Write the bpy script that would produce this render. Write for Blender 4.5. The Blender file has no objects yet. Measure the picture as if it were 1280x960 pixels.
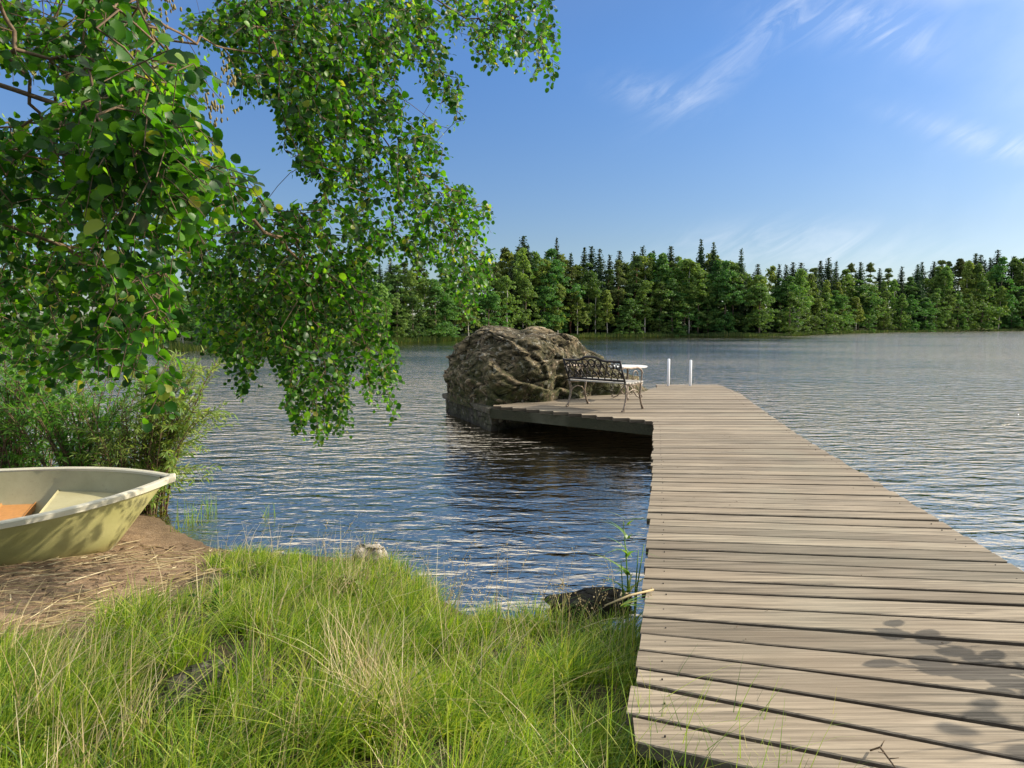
import bpy, math, random
import numpy as np
from mathutils import Vector, Matrix, noise as mn

rnd = random.Random(11)
rng = np.random.default_rng(11)
S = bpy.context.scene
COL = S.collection
R = math.radians

# ---------------------------------------------------------------- camera
CAMZ, F, PITCH = 1.72, 850.0, R(5.04)
cd = bpy.data.cameras.new('camera')
cd.sensor_width = 36.0
cd.lens = F / 1280 * 36.0
cd.clip_start = 0.05
cd.clip_end = 3000
cam = bpy.data.objects.new('camera', cd)
cam.location = (0, 0, CAMZ)
cam.rotation_euler = (R(90) - PITCH, 0, 0)
COL.objects.link(cam)
S.camera = cam

# ---------------------------------------------------------------- light
SUN_AZ, SUN_EL = R(78), R(31)          # azimuth from +Y towards +X
S.view_settings.view_transform = 'Standard'
S.view_settings.look = 'None'
S.view_settings.gamma = 1
S.view_settings.exposure = 0.62
sd = bpy.data.lights.new('sun', 'SUN')
sd.energy = 5.0
sd.angle = R(0.5)
sd.color = (1.0, 0.89, 0.73)
sun = bpy.data.objects.new('sun', sd)
tosun = Vector((math.sin(SUN_AZ) * math.cos(SUN_EL), math.cos(SUN_AZ) * math.cos(SUN_EL), math.sin(SUN_EL)))
sun.rotation_euler = tosun.to_track_quat('Z', 'Y').to_euler()
sun.location = (20, 5, 20)
COL.objects.link(sun)

W = bpy.data.worlds.new('World')
S.world = W
W.use_nodes = True


class NT:
    """small node-tree writer"""
    def __init__(s, nt):
        s.nt = nt
        nt.nodes.clear()

    def n(s, typ, ins=None, **kw):
        nd = s.nt.nodes.new(typ)
        for k, v in kw.items():
            setattr(nd, k, v)
        if ins:
            for k, v in ins.items():
                s.set(nd, k, v)
        return nd

    def set(s, nd, k, v):
        sock = nd.inputs[k]
        if isinstance(v, bpy.types.Node):
            v = v.outputs[0]
        if isinstance(v, bpy.types.NodeSocket):
            s.nt.links.new(v, sock)
        else:
            sock.default_value = v

    def m(s, op, a, b=0.0, c=0.0, clamp=False):
        nd = s.nt.nodes.new('ShaderNodeMath')
        nd.operation = op
        nd.use_clamp = clamp
        for i, v in enumerate((a, b, c)):
            s.set(nd, i, v)
        return nd.outputs[0]

    def mix(s, f, a, b, blend='MIX'):
        nd = s.nt.nodes.new('ShaderNodeMix')
        nd.data_type = 'RGBA'
        nd.blend_type = blend
        s.set(nd, 0, f)
        s.set(nd, 6, a)
        s.set(nd, 7, b)
        return nd.outputs[2]

    def ramp(s, f, stops, interp='LINEAR'):
        nd = s.nt.nodes.new('ShaderNodeValToRGB')
        nd.color_ramp.interpolation = interp
        el = nd.color_ramp.elements
        while len(el) < len(stops):
            el.new(0.5)
        for e, (p, c) in zip(el, stops):
            e.position = p
            if isinstance(c, (int, float)):
                c = (c, c, c)
            e.color = (*c[:3], 1)
        s.set(nd, 0, f)
        return nd.outputs[0]

    def noise(s, vec, scale, detail=4, rough=0.55, dist=0.0, out=0):
        nd = s.n('ShaderNodeTexNoise', {'Scale': scale, 'Detail': detail, 'Roughness': rough, 'Distortion': dist})
        if vec is not None:
            s.set(nd, 'Vector', vec)
        return nd.outputs[out]

    def mapping(s, vec, scale=(1, 1, 1), rot=(0, 0, 0), loc=(0, 0, 0)):
        nd = s.n('ShaderNodeMapping', {'Scale': scale, 'Rotation': rot, 'Location': loc})
        s.set(nd, 'Vector', vec)
        return nd.outputs[0]


def rgba(c, a=1.0):
    return (c[0], c[1], c[2], a)


t = NT(W.node_tree)
wo = t.n('ShaderNodeOutputWorld')
bg = t.n('ShaderNodeBackground', {'Strength': 0.093})
sky = t.n('ShaderNodeTexSky', sky_type='NISHITA', sun_disc=False, sun_elevation=SUN_EL,
          sun_rotation=SUN_AZ, altitude=100, air_density=1.0, dust_density=0.6, ozone_density=2.2)
tc = t.n('ShaderNodeTexCoord')
sx = t.n('ShaderNodeSeparateXYZ')
t.set(sx, 0, tc.outputs['Generated'])
az = t.m('ARCTAN2', sx.outputs[0], sx.outputs[1])
el = t.m('ARCSINE', sx.outputs[2])
comb = t.n('ShaderNodeCombineXYZ')
t.set(comb, 0, az)
t.set(comb, 1, el)
# wispy cirrus: stretched noise inside soft elliptical patches of the sky
cv = t.mapping(comb.outputs[0], rot=(0, 0, R(-28)))
cv = t.mapping(cv, scale=(1.0, 3.6, 1))
cn = t.noise(cv, 9.0, 8, 0.62, 0.9)
cn = t.ramp(cn, [(0.42, 0.0), (0.75, 1.0)])


def patch(a0, e0, ra, re, rot):
    da = t.m('SUBTRACT', az, a0)
    de = t.m('SUBTRACT', el, e0)
    c, s_ = math.cos(rot), math.sin(rot)
    u = t.m('DIVIDE', t.m('ADD', t.m('MULTIPLY', da, c), t.m('MULTIPLY', de, s_)), ra)
    v = t.m('DIVIDE', t.m('SUBTRACT', t.m('MULTIPLY', de, c), t.m('MULTIPLY', da, s_)), re)
    r2 = t.m('ADD', t.m('MULTIPLY', u, u), t.m('MULTIPLY', v, v))
    return t.m('POWER', 2.718, t.m('MULTIPLY', r2, -1.0))


def pxae(px, py):
    v = Vector(((px - 640) / F, 1.0, (480 - py) / F))
    v = Matrix.Rotation(-PITCH, 3, 'X') @ v
    v.normalize()
    return math.atan2(v.x, v.y), math.asin(v.z)


cl = None
for (px, py, ra, re, rot, k) in [
    (820, 118, .060, .020, R(-12), .75), (930, 70, .110, .022, R(32), .75), (1050, 22, .09, .026, R(-12), .9),
    (1120, 45, .05, .018, R(-30), .8), (1215, 168, .09, .012, R(-22), .75), (1275, 190, .06, .012, R(-15), .75),
        (975, 305, .13, .026, 0, .9), (1100, 330, .15, .02, 0, .6)]:
    a0, e0 = pxae(px, py)
    p = t.m('MULTIPLY', patch(a0, e0, ra, re, rot), k)
    cl = p if cl is None else t.m('ADD', cl, p)
cirrus = t.m('MULTIPLY', cl, t.m('ADD', t.m('MULTIPLY', cn, 1.0), 0.08), clamp=True)
# bright cumulus and high veil, added out of view to whiten the water
bn = t.noise(comb.outputs[0], 3.5, 7, 0.55, 0.3)
bn = t.ramp(bn, [(0.40, 0.0), (0.60, 1.0)])
bank = t.m('MULTIPLY', t.m('ADD', patch(R(72), R(27), .40, .40, 0), t.m('ADD', patch(R(10), R(50), .9, .20, 0), patch(R(-50), R(46), .6, .2, 0))), 1.6, clamp=True)
bank = t.m('MULTIPLY', bank, t.m('ADD', t.m('MULTIPLY', bn, .6), .4))
azr = t.m('MULTIPLY', t.m('SUBTRACT', az, .25), .30)
azr = t.m('MINIMUM', t.m('MAXIMUM', azr, 0.0), .09)
veil = t.ramp(t.m('ADD', el, azr), [(.0, 0), (.445, 0), (.56, 1), (1.0, 1)])
veil = t.m('MULTIPLY', veil, t.m('ADD', t.m('MULTIPLY', bn, .25), .68))
hz = t.m('POWER', t.m('SUBTRACT', 1.0, t.m('ABSOLUTE', sx.outputs[2]), clamp=True), 9.0)
tint = t.ramp(el, [(0.0, (.72, .76, .82)), (.12, (.68, .74, .84)), (.36, (.60, .86, 1.17)), (1.0, (.60, .86, 1.17))])
skyb = t.mix(1.0, sky.outputs[0], tint, 'MULTIPLY')
skyc = t.mix(t.m('MULTIPLY', cirrus, .38), skyb, (7.6, 8.0, 8.6, 1))
lowc = t.mix(bn, (6.6, 6.7, 6.8, 1), (11.5, 11.3, 11.0, 1))
skyc = t.mix(veil, skyc, lowc)
skyc = t.mix(bank, skyc, (17.0, 16.6, 16.0, 1))
t.set(bg, 'Color', skyc)
t.set(wo, 'Surface', bg)

# ---------------------------------------------------------------- helpers
RX = Matrix.Rotation(-PITCH, 3, 'X')


def ray(px, py):
    return RX @ Vector(((px - 640) / F, 1.0, (480 - py) / F))


def P(px, py, z):
    """point of the plane of height z seen at a photo pixel"""
    v = ray(px, py)
    k = (z - CAMZ) / v.z
    return Vector((v.x * k, v.y * k, z))


def D(px, py, y):
    """point at forward distance y seen at a photo pixel"""
    v = ray(px, py)
    k = y / v.y
    return Vector((v.x * k, y, CAMZ + v.z * k))


def mesh_np(name, v, f, mat, parent=None, smooth=False, mats=None, midx=None):
    """f: (n,4) or (n,3) int array, or list of lists"""
    me = bpy.data.meshes.new(name)
    v = np.asarray(v, dtype=np.float32).reshape(-1, 3)
    if isinstance(f, np.ndarray):
        k = f.shape[1]
        me.vertices.add(len(v))
        me.vertices.foreach_set('co', v.ravel())
        me.loops.add(f.size)
        me.loops.foreach_set('vertex_index', f.astype(np.int32).ravel())
        me.polygons.add(len(f))
        me.polygons.foreach_set('loop_start', np.arange(0, f.size, k, dtype=np.int32))
        me.polygons.foreach_set('loop_total', np.full(len(f), k, dtype=np.int32))
    else:
        me.from_pydata([tuple(a) for a in v.tolist()], [], f)
    for m in (mats or [mat]):
        me.materials.append(m)
    if midx is not None:
        me.polygons.foreach_set('material_index', np.asarray(midx, dtype=np.int32))
    me.polygons.foreach_set('use_smooth', np.full(len(me.polygons), bool(smooth)))
    me.update(calc_edges=True)
    me.validate()
    o = bpy.data.objects.new(name, me)
    COL.objects.link(o)
    if parent is not None:
        o.parent = parent
    return o


def empty(name, loc=(0, 0, 0), rz=0.0):
    o = bpy.data.objects.new(name, None)
    o.empty_display_size = 0.2
    COL.objects.link(o)
    o.location = loc
    o.rotation_euler = (0, 0, rz)
    return o


def tag(o, label=None, cat=None, group=None, kind=None):
    if label: o['label'] = label
    if cat: o['category'] = cat
    if group: o['group'] = group
    if kind: o['kind'] = kind
    return o


class MB:
    """collects shapes into one mesh"""
    def __init__(s):
        s.v, s.f = [], []

    def add(s, vs, fs):
        b = len(s.v)
        s.v += [tuple(x) for x in vs]
        s.f += [[b + i for i in q] for q in fs]

    def box(s, c, size, rot=None, taper=0):
        hx, hy, hz_ = size[0] / 2, size[1] / 2, size[2] / 2
        vs = [Vector((x, y, z)) for z in (-hz_, hz_) for x, y in ((-hx, -hy), (hx, -hy), (hx, hy), (-hx, hy))]
        if rot is not None:
            vs = [rot @ a for a in vs]
        c = Vector(c)
        s.add([a + c for a in vs], [[3, 2, 1, 0], [4, 5, 6, 7], [0, 1, 5, 4], [1, 2, 6, 5], [2, 3, 7, 6], [3, 0, 4, 7]])

    def tube(s, pts, r, n=8, cap=True):
        pts = [Vector(p) for p in pts]
        rs = r if isinstance(r, (list, tuple)) else [r] * len(pts)
        ring = []
        up = Vector((0, 0, 1))
        prev = None
        for i, p in enumerate(pts):
            d = (pts[min(i + 1, len(pts) - 1)] - pts[max(i - 1, 0)])
            if d.length < 1e-9: d = Vector((0, 0, 1))
            d.normalize()
            if prev is None:
                a = d.cross(up)
                if a.length < 1e-3: a = d.cross(Vector((1, 0, 0)))
            else:
                a = prev - d * prev.dot(d)
                if a.length < 1e-6: a = d.cross(up)
            a.normalize()
            prev = a
            b = d.cross(a)
            ring.append([p + (a * math.cos(2 * math.pi * k / n) + b * math.sin(2 * math.pi * k / n)) * rs[i] for k in range(n)])
        vs = [q for rg in ring for q in rg]
        fs = []
        for i in range(len(pts) - 1):
            for k in range(n):
                fs.append([i * n + k, i * n + (k + 1) % n, (i + 1) * n + (k + 1) % n, (i + 1) * n + k])
        if cap:
            fs.append(list(range(n))[::-1])
            fs.append([(len(pts) - 1) * n + k for k in range(n)])
        s.add(vs, fs)

    def lathe(s, c, prof, n=24):
        c = Vector(c)
        vs = [c + Vector((r * math.cos(2 * math.pi * k / n), r * math.sin(2 * math.pi * k / n), z)) for r, z in prof for k in range(n)]
        fs = []
        for i in range(len(prof) - 1):
            for k in range(n):
                fs.append([i * n + k, i * n + (k + 1) % n, (i + 1) * n + (k + 1) % n, (i + 1) * n + k])
        fs.append(list(range(n))[::-1])
        fs.append([(len(prof) - 1) * n + k for k in range(n)])
        s.add(vs, fs)

    def build(s, name, mat, parent=None, smooth=False, bevel=0):
        o = mesh_np(name, s.v, s.f, mat, parent, smooth)
        if bevel:
            b = o.modifiers.new('bevel', 'BEVEL')
            b.width = bevel
            b.segments = 2
            b.limit_method = 'ANGLE'
        return o


def newmat(name):
    m = bpy.data.materials.new(name)
    m.use_nodes = True
    return m, NT(m.node_tree)


def principled(t, col, rough=0.6, spec=0.5, normal=None, **kw):
    p = t.n('ShaderNodeBsdfPrincipled')
    t.set(p, 'Base Color', col if not isinstance(col, tuple) or len(col) == 4 else rgba(col))
    t.set(p, 'Roughness', rough)
    t.set(p, 'Specular IOR Level', spec)
    if normal is not None: t.set(p, 'Normal', normal)
    for k, v in kw.items():
        t.set(p, k, v)
    out = t.n('ShaderNodeOutputMaterial')
    t.set(out, 'Surface', p)
    return p


def bump(t, h, strength=0.5, dist=0.01, normal=None):
    b = t.n('ShaderNodeBump', {'Strength': strength, 'Distance': dist})
    t.set(b, 'Height', h)
    if normal is not None: t.set(b, 'Normal', normal)
    return b.outputs[0]


def objco(t):
    return t.n('ShaderNodeTexCoord').outputs['Object']


def leaf_mat(name, stops, trans=0.45, rough=0.45, spec=0.4, tcol=(1.6, 1.9, .7), obj_random=0.0):
    m, t = newmat(name)
    g = t.n('ShaderNodeNewGeometry')
    rn = g.outputs['Random Per Island']
    col = t.ramp(rn, stops)
    if obj_random:
        oi = t.n('ShaderNodeObjectInfo')
        hv = t.n('ShaderNodeHueSaturation')
        t.set(hv, 'Color', col)
        t.set(hv, 'Hue', t.m('ADD', 0.5, t.m('MULTIPLY', t.m('SUBTRACT', oi.outputs['Random'], .5), 0.06 * obj_random)))
        r2 = t.m('FRACT', t.m('MULTIPLY', oi.outputs['Random'], 7.31))
        t.set(hv, 'Value', t.m('ADD', 1 - .22 * obj_random, t.m('MULTIPLY', r2, 0.6 * obj_random)))
        col = hv.outputs[0]
    p = t.n('ShaderNodeBsdfPrincipled', {'Roughness': rough, 'Specular IOR Level': spec})
    t.set(p, 'Base Color', col)
    tr = t.n('ShaderNodeBsdfTranslucent')
    t.set(tr, 'Color', t.mix(1.0, col, rgba(tcol), 'MULTIPLY'))
    mx = t.n('ShaderNodeMixShader')
    t.set(mx, 0, trans)
    t.set(mx, 1, p)
    t.set(mx, 2, tr)
    out = t.n('ShaderNodeOutputMaterial')
    t.set(out, 'Surface', mx)
    return m


# ---------------------------------------------------------------- materials
def make_wood(name, c0, c1, c2):
    """weathered boards lying along local X; every board (island) its own tone"""
    m, t = newmat(name)
    co = objco(t)
    g = t.n('ShaderNodeNewGeometry')
    rn = g.outputs['Random Per Island']
    off = t.n('ShaderNodeCombineXYZ')
    t.set(off, 0, t.m('MULTIPLY', rn, 37.0)); t.set(off, 2, t.m('MULTIPLY', rn, 11.0))
    va = t.n('ShaderNodeVectorMath', operation='ADD')
    t.set(va, 0, co); t.set(va, 1, off)
    v = va.outputs[0]
    grain = t.noise(t.mapping(v, scale=(1.6, 60, 60)), 1.0, 8, 0.65, 0.6)
    fine = t.noise(t.mapping(v, scale=(6, 260, 200)), 1.0, 5, 0.7)
    blot = t.noise(t.mapping(v, scale=(1.2, 3.5, 2)), 1.0, 5, 0.6)
    big = t.noise(co, .8, 4, .6)
    c = t.mix(t.ramp(grain, [(.38, 0), (.60, 1)]), rgba(c0), rgba(c1))
    c = t.mix(t.m('MULTIPLY', t.ramp(blot, [(.45, 0), (.75, 1)]), .75), c, rgba(c2))
    c = t.mix(t.m('MULTIPLY', t.ramp(big, [(.52, 0), (.7, 1)]), .35), c, (.22, .215, .16, 1))
    tone = t.m('ADD', .68, t.m('MULTIPLY', rn, .50))
    tn = t.n('ShaderNodeCombineXYZ'); 
    for i in range(3): t.set(tn, i, tone)
    c = t.mix(1.0, c, tn.outputs[0], 'MULTIPLY')
    # dark cracks and knots
    crack = t.noise(t.mapping(v, scale=(.9, 42, 30)), 1.0, 3, .5, .3)
    ck = t.ramp(crack, [(.69, 0), (.73, 1)])
    c = t.mix(t.m('MULTIPLY', ck, .7), c, (.07, .055, .04, 1))
    vor = t.n('ShaderNodeTexVoronoi', {'Scale': 1.0})
    t.set(vor, 'Vector', t.mapping(v, scale=(2.2, 7, 1)))
    kn = t.ramp(vor.outputs['Distance'], [(.03, 1), (.075, 0)])
    c = t.mix(t.m('MULTIPLY', kn, .6), c, (.06, .04, .03, 1))
    hgt = t.m('ADD', t.m('ADD', t.m('MULTIPLY', fine, .4), grain), t.m('MULTIPLY', ck, -1.2))
    principled(t, c, 0.78, .25, bump(t, hgt, .55, .004))
    return m


M_DECK = make_wood('weathered_boards', (.105, .088, .063), (.30, .252, .185), (.21, .166, .115))
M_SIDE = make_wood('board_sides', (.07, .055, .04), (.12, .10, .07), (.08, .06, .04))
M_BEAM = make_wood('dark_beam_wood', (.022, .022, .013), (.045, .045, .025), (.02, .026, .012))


def make_rock(name, moss_amt=1.0, base=((.015, .013, .007), (.058, .045, .025), (.29, .225, .14))):
    m, t = newmat(name)
    co = objco(t)
    n1 = t.noise(co, 2.2, 10, .62, .4)
    n2 = t.noise(co, 17, 8, .7)
    n3 = t.noise(co, 5.0, 8, .62, .8)
    c = t.ramp(t.m('ADD', t.m('MULTIPLY', n1, .6), t.m('MULTIPLY', n2, .4)), [(.32, base[0]), (.5, base[1]), (.68, base[2])])
    lich = t.noise(co, 9, 6, .6, .2)
    c = t.mix(t.m('MULTIPLY', t.ramp(lich, [(.58, 0), (.61, 1)]), .55 * moss_amt), c, (.42, .40, .33, 1))
    vc = t.n('ShaderNodeTexVoronoi', {'Scale': 1.0}, feature='DISTANCE_TO_EDGE')
    wv_ = t.n('ShaderNodeVectorMath', operation='ADD')
    t.set(wv_, 0, t.mapping(co, scale=(1.5, 1.5, 3.2), rot=(0, R(24), 0)))
    nz_ = t.n('ShaderNodeTexNoise', {'Scale': 3.0, 'Detail': 4}); t.set(nz_, 'Vector', co)
    t.set(wv_, 1, nz_.outputs['Color'])
    t.set(vc, 'Vector', wv_)
    crk = t.ramp(vc.outputs['Distance'], [(.0, 1), (.035, 0)])
    c = t.mix(t.m('MULTIPLY', crk, .8), c, rgba(tuple(x * .5 for x in base[0])))
    moss = t.ramp(n3, [(.40, 0), (.54, 1)])
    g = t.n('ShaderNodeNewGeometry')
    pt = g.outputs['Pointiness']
    c = t.mix(t.m('MULTIPLY', t.ramp(pt, [(.51, 0), (.57, 1)]), .5), c, rgba(tuple(min(1, x * 1.5) for x in base[2])))  # sunlight on the ridges put into the colour as a paler tone
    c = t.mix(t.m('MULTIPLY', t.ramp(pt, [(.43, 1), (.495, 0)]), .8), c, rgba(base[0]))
    s2 = t.n('ShaderNodeSeparateXYZ'); t.set(s2, 0, g.outputs['Position'])
    low = t.ramp(t.m('ADD', t.m('MULTIPLY', s2.outputs[2], .55), t.m('MULTIPLY', n1, .25)), [(.30, 1), (1.0, .25)])
    mc = t.ramp(n2, [(.35, (.012, .018, .005)), (.62, (.055, .065, .016))])
    c = t.mix(t.m('MULTIPLY', t.m('MULTIPLY', moss, low), .92 * moss_amt), c, mc)
    wet = t.ramp(s2.outputs[2], [(.02, 1), (.12, 0)])
    c = t.mix(t.m('MULTIPLY', wet, .7), c, (.02, .018, .014, 1))
    h = t.m('ADD', t.m('ADD', t.m('MULTIPLY', n2, .6), t.m('MULTIPLY', n3, 1.0)), t.m('MULTIPLY', crk, -.8))
    principled(t, c, .88, .2, bump(t, h, 1.0, .05))
    return m


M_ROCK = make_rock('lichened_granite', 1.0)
M_ROCK2 = make_rock('pale_shore_stone', .25, ((.18, .16, .14), (.32, .29, .25), (.5, .46, .4)))
M_DARKROCK = make_rock('wet_stone_deck_shade', .5, ((.006, .005, .004), (.014, .012, .009), (.03, .026, .02)))  # near-black tones carry the deck's shadow on the stone
M_CONC = make_rock('old_footing_stone', .6, ((.02, .018, .015), (.05, .045, .036), (.10, .09, .07)))

# metal, paint
def plain(name, col, rough=.5, metal=0.0, spec=.5, var=.15, scale=30, bumpd=.001):
    m, t = newmat(name)
    co = objco(t)
    n = t.noise(co, scale, 5, .6)
    k0 = tuple(x * (1 - var) for x in col); k1 = tuple(min(1, x * (1 + var)) for x in col)
    c = t.ramp(n, [(.35, k0), (.65, k1)])
    principled(t, c, rough, spec, bump(t, n, .4, bumpd), Metallic=metal)
    return m


M_IRON = plain('dark_cast_iron', (.018, .015, .013), .5, .3, .5, .4)
M_LEGIRON = plain('worn_bronze_iron', (.20, .155, .115), .45, .25, .5, .4)
M_WHITE = plain('white_paint', (.80, .80, .78), .4, 0, .5, .06)
M_TABLE = plain('table_white', (.62, .62, .58), .45, 0, .5, .12)
M_SLAT = plain('grey_seat_wood', (.40, .38, .34), .7, 0, .3, .2)
M_STEEL = plain('white_tube', (.82, .83, .84), .3, 0.0, .5, .04)


def make_grp(name, c0, c1, stain, streak):
    m, t = newmat(name)
    co = objco(t)
    n = t.noise(co, 3.0, 8, .6)
    f = t.noise(co, 45, 4, .7)
    c = t.mix(t.ramp(n, [(.35, 0), (.65, 1)]), rgba(c0), rgba(c1))
    sp = t.ramp(f, [(.58, 0), (.72, 1)])
    c = t.mix(t.m('MULTIPLY', sp, .35), c, rgba(stain))
    g = t.n('ShaderNodeSeparateXYZ'); t.set(g, 0, co)
    low = t.ramp(t.m('ADD', g.outputs[2], t.m('MULTIPLY', n, .16)), [(.10, 1), (.24, 0)])
    c = t.mix(t.m('MULTIPLY', low, streak), c, rgba(stain))
    principled(t, c, .42, .45, bump(t, t.m('ADD', f, n), .25, .003))
    return m


M_HULL = make_grp('yellow_green_hull', (.28, .27, .10), (.37, .35, .15), (.17, .10, .035), .75)
M_LINER = make_grp('cream_liner', (.31, .285, .155), (.40, .37, .22), (.15, .12, .07), .55)
M_RIM = make_grp('cream_gunwale', (.44, .42, .33), (.55, .52, .41), (.40, .36, .27), 0)
M_ORANGE = plain('orange_varnished_board', (.42, .19, .055), .4, 0, .5, .12)

M_BARK = plain('grey_brown_bark', (.12, .095, .07), .85, 0, .2, .5, 18, .01)
M_TWIG = plain('brown_twig', (.13, .09, .055), .8, 0, .2, .35, 30)
M_PINEBARK = plain('reddish_pine_bark', (.16, .085, .05), .85, 0, .2, .4, 3)
M_BIRCHBARK = plain('pale_birch_bark', (.40, .38, .34), .8, 0, .2, .4, 3)

M_ALDER = leaf_mat('alder_leaf', [(0, (.006, .030, .003)), (.45, (.018, .078, .006)), (.8, (.055, .165, .010)), (.95, (.11, .24, .018)), (1, (.20, .20, .04))],
                   .50, .42, .32, (2.3, 2.2, .7))
M_WILLOW = leaf_mat('willow_leaf', [(0, (.035, .12, .014)), (.6, (.075, .20, .025)), (1, (.15, .29, .045))], .45, .5, .35, (1.9, 1.9, .8))
M_WILLOW2 = leaf_mat('pale_willow_leaf', [(0, (.08, .16, .03)), (.6, (.16, .25, .05)), (1, (.28, .34, .09))], .42, .5, .35, (1.8, 1.7, .8))
M_CATKIN = leaf_mat('old_catkin', [(0, (.20, .17, .07)), (1, (.33, .28, .13))], .2, .8, .1, (1, 1, 1))
M_GRASS = leaf_mat('green_grass', [(0, (.02, .07, .006)), (.30, (.12, .23, .016)), (.75, (.28, .38, .03)), (.92, (.38, .41, .07)), (1, (.48, .42, .18))],
                   .42, .5, .35, (1.7, 1.7, .7))
M_STRAW = leaf_mat('dry_straw', [(0, (.38, .29, .14)), (.6, (.55, .45, .25)), (1, (.66, .58, .38))], .3, .6, .25, (1.1, 1.05, .8))
M_REED = leaf_mat('reed_leaf', [(0, (.08, .17, .03)), (.7, (.16, .27, .05)), (1, (.36, .38, .10))], .42, .45, .4, (1.8, 1.8, .7))

M_FRINGE = leaf_mat('bank_fringe', [(0, (.03, .06, .015)), (.7, (.07, .11, .025)), (1, (.15, .16, .05))], .3, .6, .2, (1.4, 1.5, .7))
M_SPRUCE = leaf_mat('spruce_needles', [(0, (.016, .038, .018)), (.6, (.030, .062, .026)), (1, (.055, .09, .03))], .2, .7, .15, (1.2, 1.5, .6), 1.0)
M_PINE = leaf_mat('pine_needles', [(0, (.045, .075, .025)), (.6, (.08, .115, .035)), (1, (.12, .15, .045))], .25, .7, .15, (1.3, 1.5, .6), 1.0)
M_BIRCH = leaf_mat('birch_leaves', [(0, (.06, .12, .022)), (.6, (.11, .18, .035)), (1, (.19, .25, .06))], .35, .6, .25, (1.5, 1.5, .6), 1.0)
M_BROAD = leaf_mat('broadleaf_leaves', [(0, (.035, .09, .022)), (.6, (.065, .14, .032)), (1, (.12, .19, .045))], .35, .6, .25, (1.5, 1.6, .6), 1.0)

# ---------------------------------------------------------------- ground
SHORE = np.array([(-60, 14), (-20, 10.5), (-9, 8.2), (-5, 7.1), (-3.4, 6.2), (-2.7, 5.45), (-2.3, 5.1), (-1.6, 4.95), (-.95, 4.85), (-.6, 4.35), (-.3, 3.95),
                  (.27, 3.72), (.7, 3.62), (1.5, 3.25), (3, 2.5), (6, 1.6), (12, .6), (30, -4), (60, -12)])


def shore_y(x):
    return np.interp(x, SHORE[:, 0], SHORE[:, 1])


def vnoise(x, y, s, seed=0.0):
    """cheap smooth value field out of sines"""
    return (np.sin(x * s * 1.0 + 1.3 + seed) * np.cos(y * s * 1.21 + .7 + seed * 2) + np.sin((x + y) * s * .63 + 2.1 + seed) * .7
            + np.cos((x - 1.4 * y) * s * 1.7 + seed) * .4) / 2.1


def ground_h(x, y):
    x = np.asarray(x, float); y = np.asarray(y, float)
    d = shore_y(x) - y
    up = .30 * (1 - np.exp(-np.maximum(d, 0) / 1.7)) + .012 * np.maximum(d - 3, 0)
    flat = 1 / (1 + np.exp((x + 1.75) / .22)) / (1 + np.exp(-(y - 2.9) / .25))
    up = up * (1 - .30 * flat)
    dn = -.10 * np.maximum(-d, 0) ** .9 - .04 * np.maximum(-d, 0)
    h = np.where(d > 0, up, np.maximum(dn, -2.2))
    land = np.clip(d / .8, 0, 1)
    # the sandy landing where the boat lies stays flat
    sand = 1 / (1 + np.exp((x + 2.05) / .12)) * 1 / (1 + np.exp(-(y - 3.35) / .15))
    h = h + land * (1 - sand) * (.06 * vnoise(x, y, 5.2) + .035 * vnoise(x, y, 11, 3)) + .008 * vnoise(x, y, 14, 1) * np.clip(1 - abs(d) / 6, 0, 1)
    return h


def axis(lo, hi, a, b, step, growth=1.12):
    """dense between a and b, growing outwards"""
    core = list(np.arange(a, b + 1e-6, step))
    s = step; p = b; up = []
    while p < hi:
        s *= growth; p += s; up.append(min(p, hi))
    s = step; p = a; dn = []
    while p > lo:
        s *= growth; p -= s; dn.append(max(p, lo))
    return np.array(sorted(set(dn)) + core + sorted(set(up)))


gx = axis(-700, 900, -5, 3, .05)
gy = axis(-60, 1000, .5, 6.5, .05)
X, Y = np.meshgrid(gx, gy)
Z = ground_h(X, Y)
nx, ny = len(gx), len(gy)
idx = np.arange(nx * ny).reshape(ny, nx)
gf = np.stack([idx[:-1, :-1], idx[:-1, 1:], idx[1:, 1:], idx[1:, :-1]], -1).reshape(-1, 4)

mg, t = newmat('bank_soil')
co = objco(t)
s1 = t.noise(co, 6, 8, .65)
s2 = t.noise(co, 60, 6, .7)
s3 = t.noise(t.mapping(co, scale=(1, 2.2, 1)), 14, 6, .7, 1.5)
sand = t.ramp(s1, [(.3, (.16, .10, .055)), (.55, (.27, .18, .10)), (.75, (.36, .26, .16))])
sand = t.mix(t.m('MULTIPLY', t.ramp(s3, [(.52, 0), (.62, 1)]), .75), sand, (.10, .06, .035, 1))
sand = t.mix(t.m('MULTIPLY', t.ramp(s2, [(.5, 0), (.7, 1)]), .4), sand, (.50, .40, .28, 1))
soil = t.ramp(s2, [(.35, (.03, .026, .014)), (.6, (.075, .062, .03)), (.75, (.16, .13, .07))])
sep = t.n('ShaderNodeSeparateXYZ'); t.set(sep, 0, co)
fx = t.ramp(t.m('ADD', sep.outputs[0], t.m('MULTIPLY', s1, .5)), [(0, 0), (1, 1)])
wx = t.m('MULTIPLY', t.m('SUBTRACT', -1.75, t.m('ADD', sep.outputs[0], t.m('MULTIPLY', s1, .4))), 4.0, clamp=True)
wy = t.m('MULTIPLY', t.m('SUBTRACT', t.m('ADD', sep.outputs[1], t.m('MULTIPLY', s1, .4)), 3.35), 4.0, clamp=True)
c = t.mix(t.m('MULTIPLY', wx, wy), soil, sand)
wetm = t.ramp(t.m('ADD', sep.outputs[2], t.m('MULTIPLY', s1, .03)), [(.02, 1), (.075, 0)])
c = t.mix(t.m('MULTIPLY', wetm, .55), c, (.055, .038, .02, 1))
deep = t.m('MULTIPLY', t.m('SUBTRACT', -.08, sep.outputs[2]), 4.0, clamp=True)
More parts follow.
